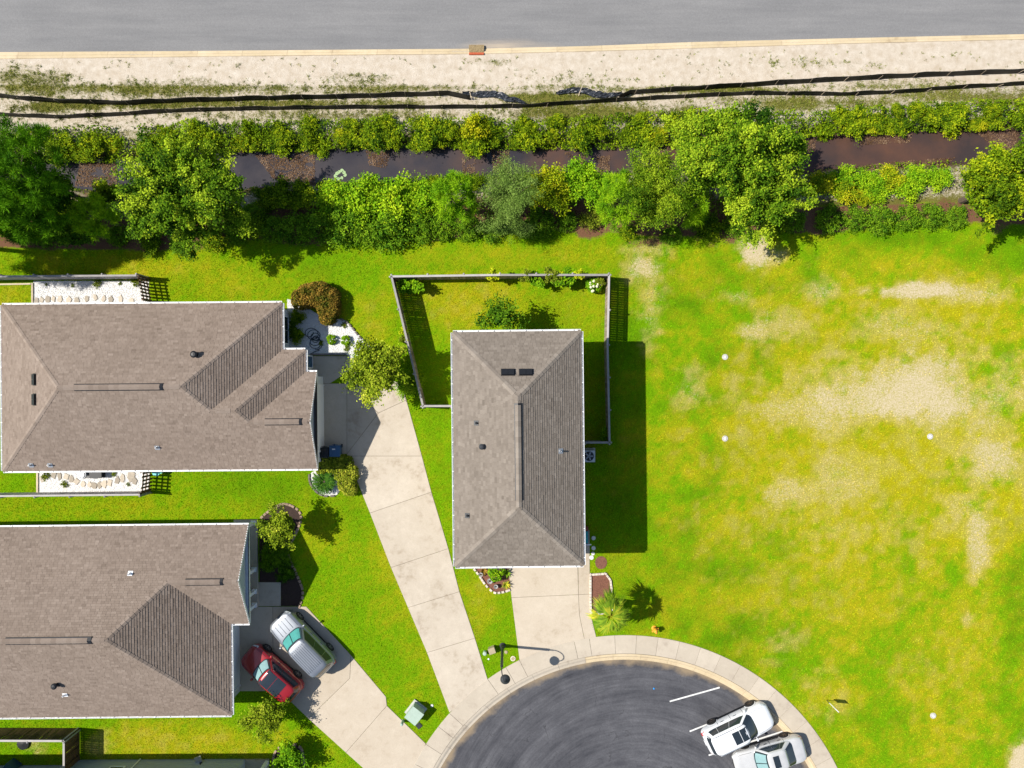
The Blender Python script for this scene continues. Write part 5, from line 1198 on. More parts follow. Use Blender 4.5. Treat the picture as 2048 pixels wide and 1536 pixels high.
        # mirrors
        mx_ = L * (bf - .045); m_ = MB(); m_.lathe([(.02, -.10), (.075, -.07), (.085, 0), (.07, .07), (.02, .09)], (mx_, sgn * (hw + .07), belt + .06), 10, M=Matrix.Rotation(math.pi / 2, 3, 'X')); m_.beam((mx_, sgn * (hw - .08), belt), (mx_, sgn * (hw + .02), belt + .04), .05, .04); m_.build('mirror', M[pm], root, smooth=True, local=True)
        for gx0 in (.145, -.045, -.235):
            m_ = MB(); m_.tube([(L * gx0, sgn * (pw(gx0) * k_ + .004), z_) for k_, z_ in ((.93, pz(gx0) - .045), (.985, pz(gx0) - .13), (1.0, .60), (.985, .40))], .007, 4); m_.build('panel_gap', M['dark'], root, local=True)
        # lamps
        m_ = MB(); rws = []
        for v in (0, .5, 1):
            rws.append([(L * f_, sgn * (pw(f_) * (.985 - .10 * v) + .012), pz(f_) - .14 + .11 * v) for f_ in (.492, .475, .455, .43, .41)])
        m_.grid(rws); m_.build('headlight', M['head_lens'], root, smooth=True, local=True)
        m_ = MB(); rws = []
        for v in (0, .5, 1):
            rws.append([(L * f_, sgn * (pw(f_) * (.99 - .14 * v) + .012), pz(f_) - .22 + .20 * v) for f_ in (-.497, -.485, -.468, -.45)])
        m_.grid(rws); m_.build('taillight', M['red_lens'], root, smooth=True, local=True)
        m_ = MB(); m_.beam((L * .26, sgn * (hw * .965), .30), (-L * .26, sgn * (hw * .965), .30), .06, .14); m_.build('sill', M['orange' if False else 'dark'], root, local=True)
        for hx_ in (.02, -.17):
            m_ = MB(); m_.beam((L * hx_ + .1, sgn * (hw + .006), belt - .12), (L * hx_ - .1, sgn * (hw + .006), belt - .12), .03, .03); m_.build('door_handle', M['chrome'], root, local=True)
        for f_ in wx:
            wz = .34 if kind == 'suv' else .32
            wroot = bpy.data.objects.new('wheel', None); COL.objects.link(wroot); wroot.parent = root; wroot.location = (L * f_, sgn * (hw - .075), wz); WL[wroot.name] = Vector((0, 0, 0)); wroot.rotation_euler = (math.pi / 2 * -sgn, 0, 0)
            m_ = MB(); m_.lathe([(wz * .66, -.11), (wz * .93, -.12), (wz, -.08), (wz, .08), (wz * .95, .115), (wz * .70, .12), (wz * .66, .10)], n=28); m_.build('tyre', M['tyre'], wroot, smooth=False, local=True)
            m_ = MB(); m_.lathe([(wz * .66, .02), (wz * .66, .115), (wz * .62, .115), (wz * .60, .05), (.02, .04)], n=24)
            for k in range(5):
                a_ = k * 2 * math.pi / 5; m_.box((math.cos(a_) * wz * .32, math.sin(a_) * wz * .32, .09), (wz * .62, .055, .03), a_)
            m_.lathe([(.06, .05), (.055, .11), (.01, .115)], n=10); m_.build('rim', M[rimm], wroot, local=True)
            m_ = MB(); rws = []
            for v, (rr2, yy) in enumerate(((wz + .015, .0), (wz + .075, -.012))):
                rws.append([(L * f_ + rr2 * math.cos(t_), sgn * (hw * .99 + .012 + yy), wz + rr2 * math.sin(t_)) for t_ in np.linspace(.05, math.pi - .05, 13)])
            m_.grid(rws); m_.build('wheel_arch', M['dark' if lowtrim else pm], root, local=True)
    m_ = MB(); m_.grid([[(L * .5 + .012 - .05 * (yy / (hw * .6)) ** 2, yy, zz) for yy in np.linspace(-hw * .55, hw * .55, 7)] for zz in (.42, .60)]); m_.build('grille', M['dark'], root, local=True)
    m_ = MB(); m_.tube([(L * .445 - .05 * (yy / hw) ** 2 * 4, yy, pz(.445) + .012 - .03 * (yy / hw) ** 2) for yy in np.linspace(-hw * .72, hw * .72, 9)], .007, 4)
    for sg_ in (1, -1): m_.tube([(L * f_, sg_ * pw(f_) * .80, pz(f_) + .006) for f_ in (.425, .36, .30, .235)], .007, 4)
    m_.build('panel_gap', M['dark'], root, local=True)
    m_ = MB(); m_.box((-L * .5 - .008, 0, .55 if kind == 'suv' else .6), (.02, .32, .16)); m_.build('number_plate', M['white'], root, local=True)
    def roofz(X, Y):
        a = top; u = max(abs(X - cxx) / (L * (rf - rr_) / 2), abs(Y) / wr); return top[0].z + float(np.interp(u, [0, .3, .6, .86, .96, 1], [.10, .10, .095, .075, .045, 0]))
    if sun_roof:
        for (x0_, x1_) in sun_roof:
            m_ = MB(); m_.grid([[(X, Y, roofz(X, Y) + .014) for Y in np.linspace(-wr * sr_w, wr * sr_w, 7)] for X in np.linspace(x0_, x1_, 5)]); m_.build('sunroof', M['glass'], root, smooth=True, local=True)
    if ribs:
        for Y in np.linspace(-wr * .80, wr * .80, 9):
            m_ = MB(); m_.tube([(X, Y, roofz(X, Y) + .008) for X in np.linspace(L * (rf - .05), L * (rr_ + .08), 8)], .016, 6); m_.build('roof_rib', M[pm], root, local=True, smooth=True)
        for Y in (-hw * .45, -hw * .15, hw * .15, hw * .45):
            m_ = MB(); m_.tube([(L * f_, Y, pz(f_) + .035) for f_ in (.25, .32, .38, .43)], .014, 6); m_.build('hood_crease', M[pm], root, local=True, smooth=True)
    if rails:
        for sgn in (1, -1):
            m_ = MB(); m_.tube([(L * (rf - .02), sgn * wr * .93, roofz(0, wr * .93) + .01), (L * (rf - .05), sgn * wr * .93, roofz(0, wr * .93) + .06), (L * (rr_ + .06), sgn * wr * .93, roofz(0, wr * .93) + .06), (L * (rr_ + .03), sgn * wr * .93, roofz(0, wr * .93) + .01)], .02, 6); m_.build('roof_rail', M['chrome'], root, local=True)
    m_ = MB(); m_.beam((L * .205, .30, pz(.2) + .05), (L * .175, -.25, pz(.18) + .10), .02, .015); m_.build('wiper', M['dark'], root, local=True)
    return root
zc_ = -0.085
c1 = car('parked_car', 'white crossover with dark sunroof parked on the turning circle', 14.9, -22.68, 25.4, 4.75, 1.92, 1.66, 'suv', 'p_white', 'rim_dark', 2.78, [(.42, -.10), (-.14, -.62)], rails=True)
c2 = car('parked_car', 'pearl white sedan with small sunroof parked beside the crossover', 16.98, -24.57, 196.3, 4.8, 1.84, 1.46, 'sedan', 'p_pearl', 'rim_dark', 2.69, [(-.02, -.42)], shade='shade_white')
c1.location.z = c2.location.z = zc_
c3 = car('parked_car', 'silver utility vehicle with ribbed roof and foil sunshade on the driveway', -13.75, -17.07, 134.3, 4.85, 1.97, 1.78, 'suv', 'p_silver', 'rim', 2.84, None, ribs=True, rails=False, shade='shade_teal')
c4 = car('parked_car', 'red crossover with dark glass roof parked by the garage', -15.77, -19.02, 139.2, 4.4, 1.84, 1.64, 'suv', 'p_red', 'rim', 2.62, [(.30, -.42), (-.45, -1.18)], shade='shade_white', lowtrim=True, sr_w=.84)
c3.location.z = c4.location.z = 0.035
# ================================================================== vegetation
def leaves(C, size, rg, up=0.6, aspect=0.55):
    """diamond leaves at centres C, (n,4,3)"""
    n = len(C); nz = rg.normal(size=(n, 3)); nz /= np.linalg.norm(nz, axis=1)[:, None]; nz[:, 2] = np.abs(nz[:, 2]) + up; nz /= np.linalg.norm(nz, axis=1)[:, None]
    d = rg.normal(size=(n, 3)); d -= nz * (d * nz).sum(1)[:, None]; d /= np.linalg.norm(d, axis=1)[:, None]; s = np.cross(nz, d)
    L = size[:, None]; V = np.empty((n, 4, 3)); fold = nz * L * 0.12
    V[:, 0] = C - d * L * .5; V[:, 1] = C + s * L * aspect * .5 + fold; V[:, 2] = C + d * L * .5; V[:, 3] = C - s * L * aspect * .5 + fold
    return V
def needles(C, A, length, width, rg):
    """thin triangles from C along A"""
    n = len(C); s = np.cross(A, rg.normal(size=(n, 3))); s /= np.linalg.norm(s, axis=1)[:, None] + 1e-9
    V = np.empty((n, 3, 3)); V[:, 0] = C - s * width; V[:, 1] = C + s * width; V[:, 2] = C + A * length[:, None]; return V
def unit(rg, n, zmin):
    d = rg.normal(size=(n * 6, 3)); d /= np.linalg.norm(d, axis=1)[:, None]; return d[d[:, 2] > zmin][:n]
def blob_crown(rg, K, per, rx, ry, rz, rc, lf, zc=0.0, inner=0.45, low=-0.5, up=.6, tone=.5, ts=.14, aspect=.55, boughs=None):
    """leaf clumps sitting on boughs, so that the crown is lumpy with gaps and stray sprays"""
    R3 = np.array((rx, ry, rz)); nb = boughs if boughs is not None else max(5, int(K / 13))
    if nb:
        an = np.arange(nb) * 2.399963 + rg.uniform(0, 6.28); rr_ = np.sqrt((np.arange(nb) + .5) / nb) * .80 * rg.uniform(.85, 1.12, nb)
        bc_ = np.stack([np.cos(an) * rr_, np.sin(an) * rr_, np.sqrt(np.clip(1 - rr_ ** 2, 0, 1)) * .62 + rg.normal(0, .24, nb)], 1)
        bR = rg.uniform(.75, 1.25, nb) * (.92 / math.sqrt(nb) + .05)
        bt = rg.normal(0, ts * .8, nb); bi = rg.integers(nb, size=K); d = unit(rg, K, -.25); K = len(d); bi = bi[:K]
        c = bc_[bi] + d * (bR[bi] * rg.uniform(.65, 1.05, K))[:, None]
        st = rg.random(K) < .10; out_ = c.copy(); out_[:, 2] *= .3; c = np.where(st[:, None], c + out_ * rg.uniform(.08, .26, K)[:, None], c)
        c = c * R3; ct = tone + bt[bi]
    else:
        d = unit(rg, K, low); K = len(d); an = np.arctan2(d[:, 1], d[:, 0]); ph = rg.uniform(0, 6.28, 3)
        lob = 1 + .08 * np.sin(3 * an + ph[0]) + .06 * np.sin(5 * an + ph[1])
        c = d * ((inner + (1 - inner) * rg.random(K) ** .6) * lob)[:, None] * R3; ct = np.full(K, tone)
    c[:, 2] += zc
    ct = ct + rg.normal(0, ts, K); rcs = rc * rg.uniform(.6, 1.35, K)
    idx = np.repeat(np.arange(K), per); off = rg.normal(size=(K * per, 3)) * np.array((.5, .5, .32))
    ax = c.copy(); ax[:, 2] = (ax[:, 2] - zc) * .4; ax /= np.linalg.norm(ax, axis=1)[:, None] + 1e-6
    C = c[idx] + off * rcs[idx][:, None] * .85 + ax[idx] * (rg.uniform(-.5, 1.5, len(idx)) * rcs[idx])[:, None]
    sz = lf * rg.uniform(.6, 1.35, len(C)); tn = np.clip(ct[idx] + rg.normal(0, .15, len(C)), 0, 1)
    if nb:   # inner foliage that closes the crown below the boughs
        m_ = int(len(C) * .35); d2 = unit(rg, m_, -.6); m_ = len(d2); C2 = d2 * (rg.random(m_) ** .45 * .82)[:, None] * R3 * np.array((1, 1, .55)); C2[:, 2] += zc
        C = np.concatenate([C, C2]); sz = np.concatenate([sz, lf * rg.uniform(1.0, 1.7, m_)]); tn = np.concatenate([tn, np.clip(rg.normal(tone - .08, ts, m_), 0, 1)])
    return leaves(C, sz, rg, up, aspect), tn, c
def trunk_mesh(h, r, c, rg, limbs=7):
    mb = MB(); bend = [(0, 0, -.25), (rg.normal() * .05, rg.normal() * .05, h * .35), (rg.normal() * .12, rg.normal() * .12, h * .7), (rg.normal() * .15, rg.normal() * .15, h)]
    mb.tube(bend, [r * 1.25, r, r * .75, r * .3], 8)
    for k in range(limbs):
        e = c[rg.integers(len(c))]; s_ = Vector(bend[1]).lerp(Vector(bend[3]), rg.uniform(0, .85)); ev = Vector(e)
        mb.tube([s_, s_.lerp(ev, .55) + Vector((0, 0, .1)), ev], [r * .4, r * .25, r * .06], 5)
    return mb
def tree(name, label, px, py, zc, rx, ry, rz, mat, K, per, rc, lf, seed, tone=.5, cat='tree', group=None, inner=.45, low=-.5, up=.6, trunk=.14, extra=None, aspect=.55, z0=None, ts=.14, boughs=None):
    rg = np.random.default_rng(seed); p = P(px, py, zc)
    g = float(ground_z(np.array([p.x]), np.array([p.y]))[0]) if z0 is None else z0
    root = thing(name, label, cat, (p.x, p.y, g), group=group)
    V, tn, c = blob_crown(rg, K, per, rx, ry, rz, rc, lf, zc - g, inner, low, up, tone, ts, aspect, boughs)
    trunk_mesh(zc - g + rz * .3, trunk, c, rg).build('trunk', M['bark'], root, local=True)
    link('crown', np_mesh('crown', V.reshape(-1, 3), 4, tn), M[mat], root)
    return root
def pine(label, px, py, zc, rx, ry, rz, seed, K=60, tone=.55, group=None, mat='lf_pine', tuft=.42, low=-.4):
    rg = np.random.default_rng(seed); p = P(px, py, zc); g = float(ground_z(np.array([p.x]), np.array([p.y]))[0]); root = thing('pine_tree', label, 'tree', (p.x, p.y, g), group=group)
    d = rg.normal(size=(K * 4, 3)); d /= np.linalg.norm(d, axis=1)[:, None]; d = d[d[:, 2] > low][:K]; K = len(d)
    c = d * (.35 + .65 * rg.random(K) ** .6)[:, None] * np.array((rx, ry, rz)); c[:, 2] += zc - g
    per = 150; idx = np.repeat(np.arange(K), per); A = rg.normal(size=(K * per, 3)); A[:, 2] += .35; A /= np.linalg.norm(A, axis=1)[:, None]
    C = c[idx] + A * rg.uniform(0, tuft * .45, K * per)[:, None] + rg.normal(size=(K * per, 3)) * .07; ct = np.clip(rg.normal(tone, .15, K), 0, 1)
    V = needles(C, A, rg.uniform(.6, 1.1, K * per) * tuft * .62, .018, rg)
    tn = np.clip(ct[idx] + rg.normal(0, .13, K * per), 0, 1)
    trunk_mesh(zc - g + rz * .5, .13, c, rg, 12).build('trunk', M['bark'], root, local=True)
    link('crown', np_mesh('crown', V.reshape(-1, 3), 3, tn), M[mat], root); return root

GT = 'trees of the ditch belt'
# ---- big trees
pine('tall dark pine standing at the west end of the ditch belt', 40, 345, 5.8, 2.5, 3.3, 2.4, 11, 190, .30, tuft=.5)
pine('dark pine leaning over the pine straw at the west end', 60, 430, 4.2, 2.2, 1.9, 1.6, 10, 110, .30, tuft=.48)
pine('bright tufted low pine in front of the tall dark pine', 30, 410, 4.9, 1.7, .55, .8, 12, 34, .72)
pine('tall pine beyond the west end casting shade on the lawn', -205, 452, 6.5, 3.2, 2.2, 2.2, 9, 260, .4, tuft=.6)
pine('small yellow green pine beside the big spreading oak', 188, 432, 2.8, 1.4, 1.35, 1.3, 13, 66, .80)
tree('oak_tree', 'big spreading oak on the ditch bank north of the brown roofs', 378, 394, 4.2, 4.1, 3.2, 2.5, 'lf_oak', 300, 120, .34, .145, 14, .54, trunk=.24, boughs=30, ts=.24)
tree('oak_tree', 'dark shaded tree between the tall pine and the water', 95, 385, 3.0, 2.0, 1.7, 1.5, 'lf_dark', 90, 90, .42, .16, 15, .4, trunk=.12)
tree('oak_tree', 'low dark bushy tree between the yellow pine and the oak', 150, 470, 1.6, 1.5, .8, 1.0, 'lf_dark', 60, 70, .36, .14, 28, .38, trunk=.07)
pine('bright green pine behind the clipped hedge near the ditch', 908, 396, 3.2, 1.4, 1.5, 1.8, 16, 90, .62)
tree('willow_tree', 'grey green feathery tree beside the bright pine', 1022, 388, 3.0, 1.6, 1.5, 1.5, 'lf_grey', 130, 130, .34, .10, 17, .55, up=.2, aspect=.28)
tree('willow_tree', 'low grey green feathery bush below the feathery tree', 1018, 448, 1.6, 1.2, .8, 1.0, 'lf_grey', 70, 120, .3, .10, 18, .5, up=.2, aspect=.28)
tree('yellow_shrub', 'yellow green upright shrub beside the feathery tree', 1092, 385, 2.0, .95, 1.15, 1.2, 'lf_yellow', 64, 90, .32, .13, 19, .55, cat='shrub', trunk=.07)
tree('leafy_bush', 'bright green rounded bush at the water edge', 1172, 365, 1.8, 1.2, 1.1, 1.2, 'lf_bright', 74, 90, .34, .14, 20, .5, cat='shrub', trunk=.07)
pine('narrow bright pine left of the olive leaved tree', 1236, 402, 3.6, 1.2, 1.75, 2.0, 21, 84, .68)
tree('oak_tree', 'olive leaved spiky tree between two bright pines', 1308, 388, 3.6, 1.8, 2.2, 1.9, 'lf_oak', 190, 120, .34, .13, 22, .52, aspect=.3, up=.3, trunk=.16)
pine('small lime pine under the big eastern oak', 1386, 408, 2.6, .8, 1.6, 1.5, 23, 50, .88)
tree('oak_tree', 'big spreading oak reaching over the ditch water', 1465, 312, 4.0, 4.1, 2.5, 2.2, 'lf_oak', 290, 120, .34, .145, 24, .54, trunk=.24, boughs=30, ts=.24)
tree('oak_tree', 'dark oak with drooping branches above the bare soil patch', 1518, 395, 3.2, 2.6, 2.2, 1.9, 'lf_oak', 170, 120, .33, .14, 25, .50, trunk=.18, ts=.2)
tree('oak_tree', 'yellow green tree at the east end of the hedge', 1995, 372, 3.6, 2.5, 2.5, 2.0, 'lf_bank', 200, 120, .33, .14, 26, .42, trunk=.18, ts=.2)
tree('oak_tree', 'leafy tree beyond the east end of the hedge', 2090, 330, 3.6, 2.2, 2.4, 1.9, 'lf_oak', 120, 90, .45, .16, 27, .5, trunk=.16)
# ---- clipped hedge shrubs in front of the belt
rg0 = np.random.default_rng(50)
def shrub_mesh(nm, K, per, lf, seed, tone=.5, rz=.8, rc=.26, inner=.62, low=-.2, up=.5, ts=.14, aspect=.55, boughs=0):
    rg = np.random.default_rng(seed); V, tn, c = blob_crown(rg, K, per, .86, .86, rz, rc, lf, .15, inner, low, up, tone, ts, aspect, boughs)
    V[:, :, 2] = np.maximum(V[:, :, 2], -.25)
    return np_mesh(nm, V.reshape(-1, 3), 4, tn)
ORD = 'first second third fourth fifth sixth seventh eighth ninth tenth eleventh twelfth'.split()
HM = [shrub_mesh('hedge_shrub', 85, 42, .12, 60 + i, .6) for i in range(3)]
def shrub(name, label, px, py, r, me, mat, zc=.5, ry=None, rz=None, group=None, cat='shrub', seed=0, rot=True, z0=None):
    p = P(px, py, zc); g = float(ground_z(np.array([p.x]), np.array([p.y]))[0]) if z0 is None else z0; rr = random.Random(px * 7 + py)
    o = bpy.data.objects.new(name, me); COL.objects.link(o); o.location = (p.x, p.y, g); o.scale = (r * rr.uniform(.9, 1.3 if 'bank' in name else 1.0), ry or r, rz or r)
    if rot: o.rotation_euler = (0, 0, rr.random() * 6.28 if ry is None else rr.choice((0, math.pi)))
    if len(me.materials) == 0: me.materials.append(M[mat])
    return tag(o, label, cat, group)
def mats(lst, mat):
    for me in lst: me.materials.clear(); me.materials.append(M[mat])
mats(HM, 'lf_dark')
for i, (x, y, r) in enumerate(((545, 458, .85), (590, 457, .95), (634, 452, 1.0), (690, 450, 1.35), (738, 456, 1.1), (778, 456, 1.4), (838, 450, 1.1), (884, 452, .85), (936, 455, .8), (985, 462, .7), (1080, 446, .95), (1135, 440, .65), (1592, 440, .7))):
    shrub('hedge_shrub', (ORD[i] + ' dark hedge shrub along the lawn counted from the big western oak') if i < 12 else 'lone dark hedge shrub beside the drooping oak', x, y, r, HM[i % 3], 'lf_dark', .6, group='western hedge shrubs')
for i, (x, y, r) in enumerate(((1662, 437, .84), (1713, 437, .78), (1764, 439, .88), (1820, 434, .80), (1868, 432, .78), (1916, 432, .74))):
    shrub('hedge_shrub', ORD[i] + ' round hedge shrub on pine straw counted from the drooping oak', x, y, r, HM[(i + 1) % 3], 'lf_dark', .6, group='eastern round hedge shrubs')
BR = [shrub_mesh('brown_shrub', 60, 34, .13, 70, .45)]; mats(BR, 'lf_olive'); shrub('brown_shrub', 'brownish low shrub on red pine straw before the narrow pine', 1183, 437, .75, BR[0], 'lf_olive', .4)
# ---- north bank shrubs
BK = [shrub_mesh('bank_shrub', 100, 46, .15, 80 + i, .38, .8, .3, .35, -.3, ts=.22, boughs=5 + i) for i in range(4)]; mats(BK, 'lf_bank')
BK2 = [shrub_mesh('bank_shrub', 100, 42, .14, 90 + i, .55, .8, .3, .35, -.3, ts=.2, boughs=6) for i in range(2)]; mats(BK2, 'lf_yellow')
xsN = [x + random.Random(x).uniform(-20, 20) for x in list(range(95, 1420, 36)) + list(range(1640, 2075, 36))]
for i, x in enumerate(xsN):
    rr = random.Random(i); edge = np.interp(x, [0, 230, 450, 800, 1200, 1400, 1610, 1800, 2048], [305, 303, 292, 282, 282, 277, 266, 252, 244])
    y = edge - 12 + rr.uniform(-9, 7); r = rr.uniform(.38, .62) if i % 3 else rr.uniform(.65, .9); ye_ = (i % 6 == 4)
    shrub('bank_shrub', 'leafy ' + ('yellow green' if ye_ else 'green') + ' shrub growing on the north bank of the ditch', x + rr.uniform(-8, 8), y, r, BK2[i % 2] if ye_ else BK[i % 4], '', .5, rz=r * rr.uniform(.6, 1.0), group='yellowish north bank shrubs' if ye_ else 'green north bank shrubs')
    if i % 2 == 0 and not (300 > x > 0):
        shrub('bank_shrub', 'smaller green shrub behind the north bank row', x + 20 + rr.uniform(-10, 10), y - 16 - rr.uniform(0, 8), .35 + rr.random() * .25, BK[(i + 1) % 4], '', .35, group='smaller shrubs behind the bank row')
YB = shrub_mesh('golden_shrub', 80, 40, .13, 99, .7); mats([YB], 'lf_yellow'); shrub('golden_shrub', 'tall golden green shrub on the north bank', 952, 250, .85, YB, '', .9, rz=1.3)
FERN = shrub_mesh('fern_clump', 44, 30, .3, 98, .6, .5, .3, .4, -.1, aspect=.25); mats([FERN], 'lf_lime'); shrub('fern_clump', 'pale lime fern clump at the water edge', 1915, 252, .6, FERN, '', .2)
# ---- south bank bushes
SB = [shrub_mesh('vine_bush', 110, 48, .15, 110 + i, .5, .65, .32, .3, -.2, ts=.17, boughs=7) for i in range(3)]; mats(SB, 'lf_bright')
for i, (x, y, r) in enumerate(((655, 398, .8), (690, 394, 1.0), (740, 390, 1.1), (795, 388, 1.05), (845, 390, .95), (720, 415, 1.2), (780, 412, 1.2), (670, 422, .9), (840, 415, .9), (1215, 372, .6))):
    shrub('vine_bush', 'bright green leafy bush on the south bank behind the hedge', x, y, r, SB[i % 3], '', .6, group='bright bushes on the south bank')
for i, (x, y, r) in enumerate(((1640, 366, .75), (1685, 364, .8), (1735, 362, .75), (1785, 357, .7), (1835, 352, .7), (1880, 356, .7), (1690, 385, .7), (1755, 378, .8), (1820, 372, .8), (1730, 395, .5))):
    shrub('vine_bush', 'green bank bush between the eastern water and the sandy strip', x, y, r, SB[i % 3] if i % 3 else BK2[i % 2], '', .5, group='bushes on the eastern south bank')
for i, (x, y, r) in enumerate(((560, 390, .8), (610, 388, .7), (530, 398, .6), (1120, 370, .6), (950, 364, .55), (870, 370, .55), (1135, 395, .6), (1060, 368, .6), (590, 398, .6), (205, 385, .8), (140, 420, .8))):
    shrub('bank_bush', 'dark green low bush at the south water edge', x, y, r, BK[i % 4], '', .4, group='dark bushes on the south water edge')
for i, (x, y, r) in enumerate(((30, 458, .95), (82, 466, .8), (120, 455, .7), (235, 470, .7), (300, 482, .75), (355, 486, .6), (425, 478, .8), (472, 462, .8), (510, 452, .8), (505, 425, .7), (1420, 456, .7), (1470, 450, .75), (1560, 446, .6), (1345, 470, .6), (1255, 462, .5), (1400, 440, .7))):
    shrub('understorey_bush', 'low dark bush on the pine straw under the belt trees', x, y, r, HM[i % 3] if i % 2 else BK[i % 4], '', .4, rz=r * .8, group='understorey bushes under the belt trees')
# ---- undergrowth along the banks (one uncountable mass)
def scatter(name, polys, dens, size, mat, label, seed, z=.12, zr=.15, wob=0.0, thr=0.5, ns=1.2, cat=None, up=.5, aspect=.5, hump=0):
    rg = np.random.default_rng(seed); Cs = []
    for pl in polys:
        qp = np.array([P2(*p) for p in pl]); lo, hi = qp.min(0), qp.max(0); n = int(dens * np.prod(hi - lo)); X = rg.uniform(lo[0], hi[0], n); Y = rg.uniform(lo[1], hi[1], n); k = inpoly(X, Y, qp)
        if wob: k &= (fbm(X, Y, ns, seed) + rg.normal(0, .05, n)) > thr
        Cs.append(np.stack([X[k], Y[k]], 1))
    XY = np.concatenate(Cs); n = len(XY); g = ground_z(XY[:, 0], XY[:, 1])
    C = np.stack([XY[:, 0], XY[:, 1], np.maximum(g, WZ) + z + zr * rg.random(n) + hump * np.clip(fbm(XY[:, 0], XY[:, 1], .9, seed + 7) - .38, 0, 1)], 1)
    tn = np.clip(.28 + .8 * (fbm(XY[:, 0], XY[:, 1], .8, seed + 1) - .35) + rg.normal(0, .16, n), 0, 1)
    V = leaves(C, size * rg.uniform(.6, 1.4, n), rg, up, aspect); o = link(name, np_mesh(name, V.reshape(-1, 3), 4, tn), M[mat]); return tag(o, label, cat, None, 'stuff')
NB = [(-30, 262), (230, 255), (450, 248), (700, 240), (900, 242), (1100, 242), (1400, 222), (1600, 226), (1800, 212), (2080, 200), (2080, 256), (1800, 262), (1610, 274), (1400, 290), (1200, 296), (800, 294), (450, 306), (230, 322), (-30, 324)]
scatter('undergrowth', [NB], 260, .15, 'lf_bank', 'tangled green undergrowth covering the north ditch bank', 200, wob=1, thr=.34, z=.05, zr=.25, hump=1.5)
SBK = [(-30, 366), (130, 370), (250, 385), (500, 372), (640, 358), (820, 352), (950, 342), (1200, 338), (1600, 334), (1850, 320), (2080, 314), (2080, 395), (1880, 375), (1640, 392), (1400, 440), (1180, 400), (1000, 440), (640, 430), (640, 385), (500, 390), (250, 440), (-30, 440)]
scatter('undergrowth', [SBK], 100, .14, 'lf_bank', 'low green undergrowth covering the south ditch bank', 201, wob=1, thr=.42, z=.04, zr=.22, hump=.8)
scatter('leaf_litter', [[(150, 322), (225, 320), (225, 372), (140, 368)], [(505, 306), (625, 296), (625, 368), (540, 352)], [(728, 296), (778, 296), (770, 333), (735, 325)], [(922, 300), (950, 298), (950, 345), (925, 345)], [(982, 292), (1020, 292), (1015, 340), (985, 342)],
          [(1130, 300), (1172, 298), (1170, 325), (1135, 330)], [(1195, 308), (1222, 306), (1222, 340), (1195, 340)], [(1280, 290), (1340, 285), (1340, 310), (1285, 308)], [(1610, 272), (1640, 272), (1635, 300), (1612, 300)], [(1720, 268), (1835, 262), (1830, 280), (1730, 285)], [(1965, 260), (2048, 256), (2048, 296), (1990, 285)], [(1690, 332), (1800, 318), (1920, 310), (1900, 330), (1700, 345)]],
        420, .085, 'litter', 'brown leaf litter floating in patches on the ditch water', 202, z=.012, zr=.02, wob=1, thr=.38, ns=.7, up=3.0)
# lily pads
lm = MB(); lm.sheet([(math.cos(a_) * .11, math.sin(a_) * .11) for a_ in np.linspace(.3, 6.0, 14)] + [(0, 0)], 0); lme = lm.mesh('lily_pad')
M['lily'] = surf('lily_leaf', (.30, .42, .20), .5, .2, 10, 40, .1); rr = random.Random(9)
for x, y in ((678, 344), (684, 341), (690, 350), (671, 352), (676, 358), (683, 356), (688, 345), (666, 361), (674, 347)):
    o = link('lily_pad', lme, M['lily'], None, P(x, y, WZ) + Vector((0, 0, .012 + rr.random() * .004))); o.rotation_euler = (0, 0, rr.random() * 6); o.scale = (1.1,) * 3; tag(o, 'pale green lily pad floating on the ditch water', 'lily pad', 'lily pads on the ditch')
# ---- verge weeds
def tufts(name, label, region, n, seed, mat, hgt, thr):
    rg = np.random.default_rng(seed); x0, y0 = P2(-40, region[1]); x1, y1 = P2(2090, region[0]); X = rg.uniform(x0, x1, n); Y = rg.uniform(y0, y1, n)
    sd_, ye_, lu, mu, ta = lawn_fields(X, Y); k = (ta & (rg.random(n) > sstep(.42, .92, sd_ + (fbm(X, Y, 1.0, 31) - .5) * .8 + (fbm(X, Y, .3, 33, 2) - .5) * 1.3))) & (Y < kerb_back(X) - .1)
    k |= ta & (rg.random(n) < .03) & (fbm(X, Y, 1.5, 35) > .5) & (Y < kerb_back(X) - .2)
    X, Y = X[k], Y[k]; m_ = len(X); idx = np.repeat(np.arange(m_), 7); A = rg.normal(size=(m_ * 7, 3)); A[:, 2] = np.abs(A[:, 2]) * .6 + .35; A /= np.linalg.norm(A, axis=1)[:, None]
    C = np.stack([X[idx], Y[idx], ground_z(X, Y)[idx] + .0], 1) + rg.normal(size=(m_ * 7, 3)) * np.array((.04, .04, 0)); V = needles(C, A, rg.uniform(.5, 1.2, m_ * 7) * hgt, .014, rg)
    tn = np.clip(rg.normal(.42, .2, m_)[idx] + rg.normal(0, .1, m_ * 7), 0, 1); o = link(name, np_mesh(name, V.reshape(-1, 3), 3, tn), M[mat]); return tag(o, label, None, None, 'stuff')
tufts('verge_weeds', 'sparse weeds and grass tufts on the sandy verge', (100, 262), 34000, 300, 'lf_weed', .14, .5)

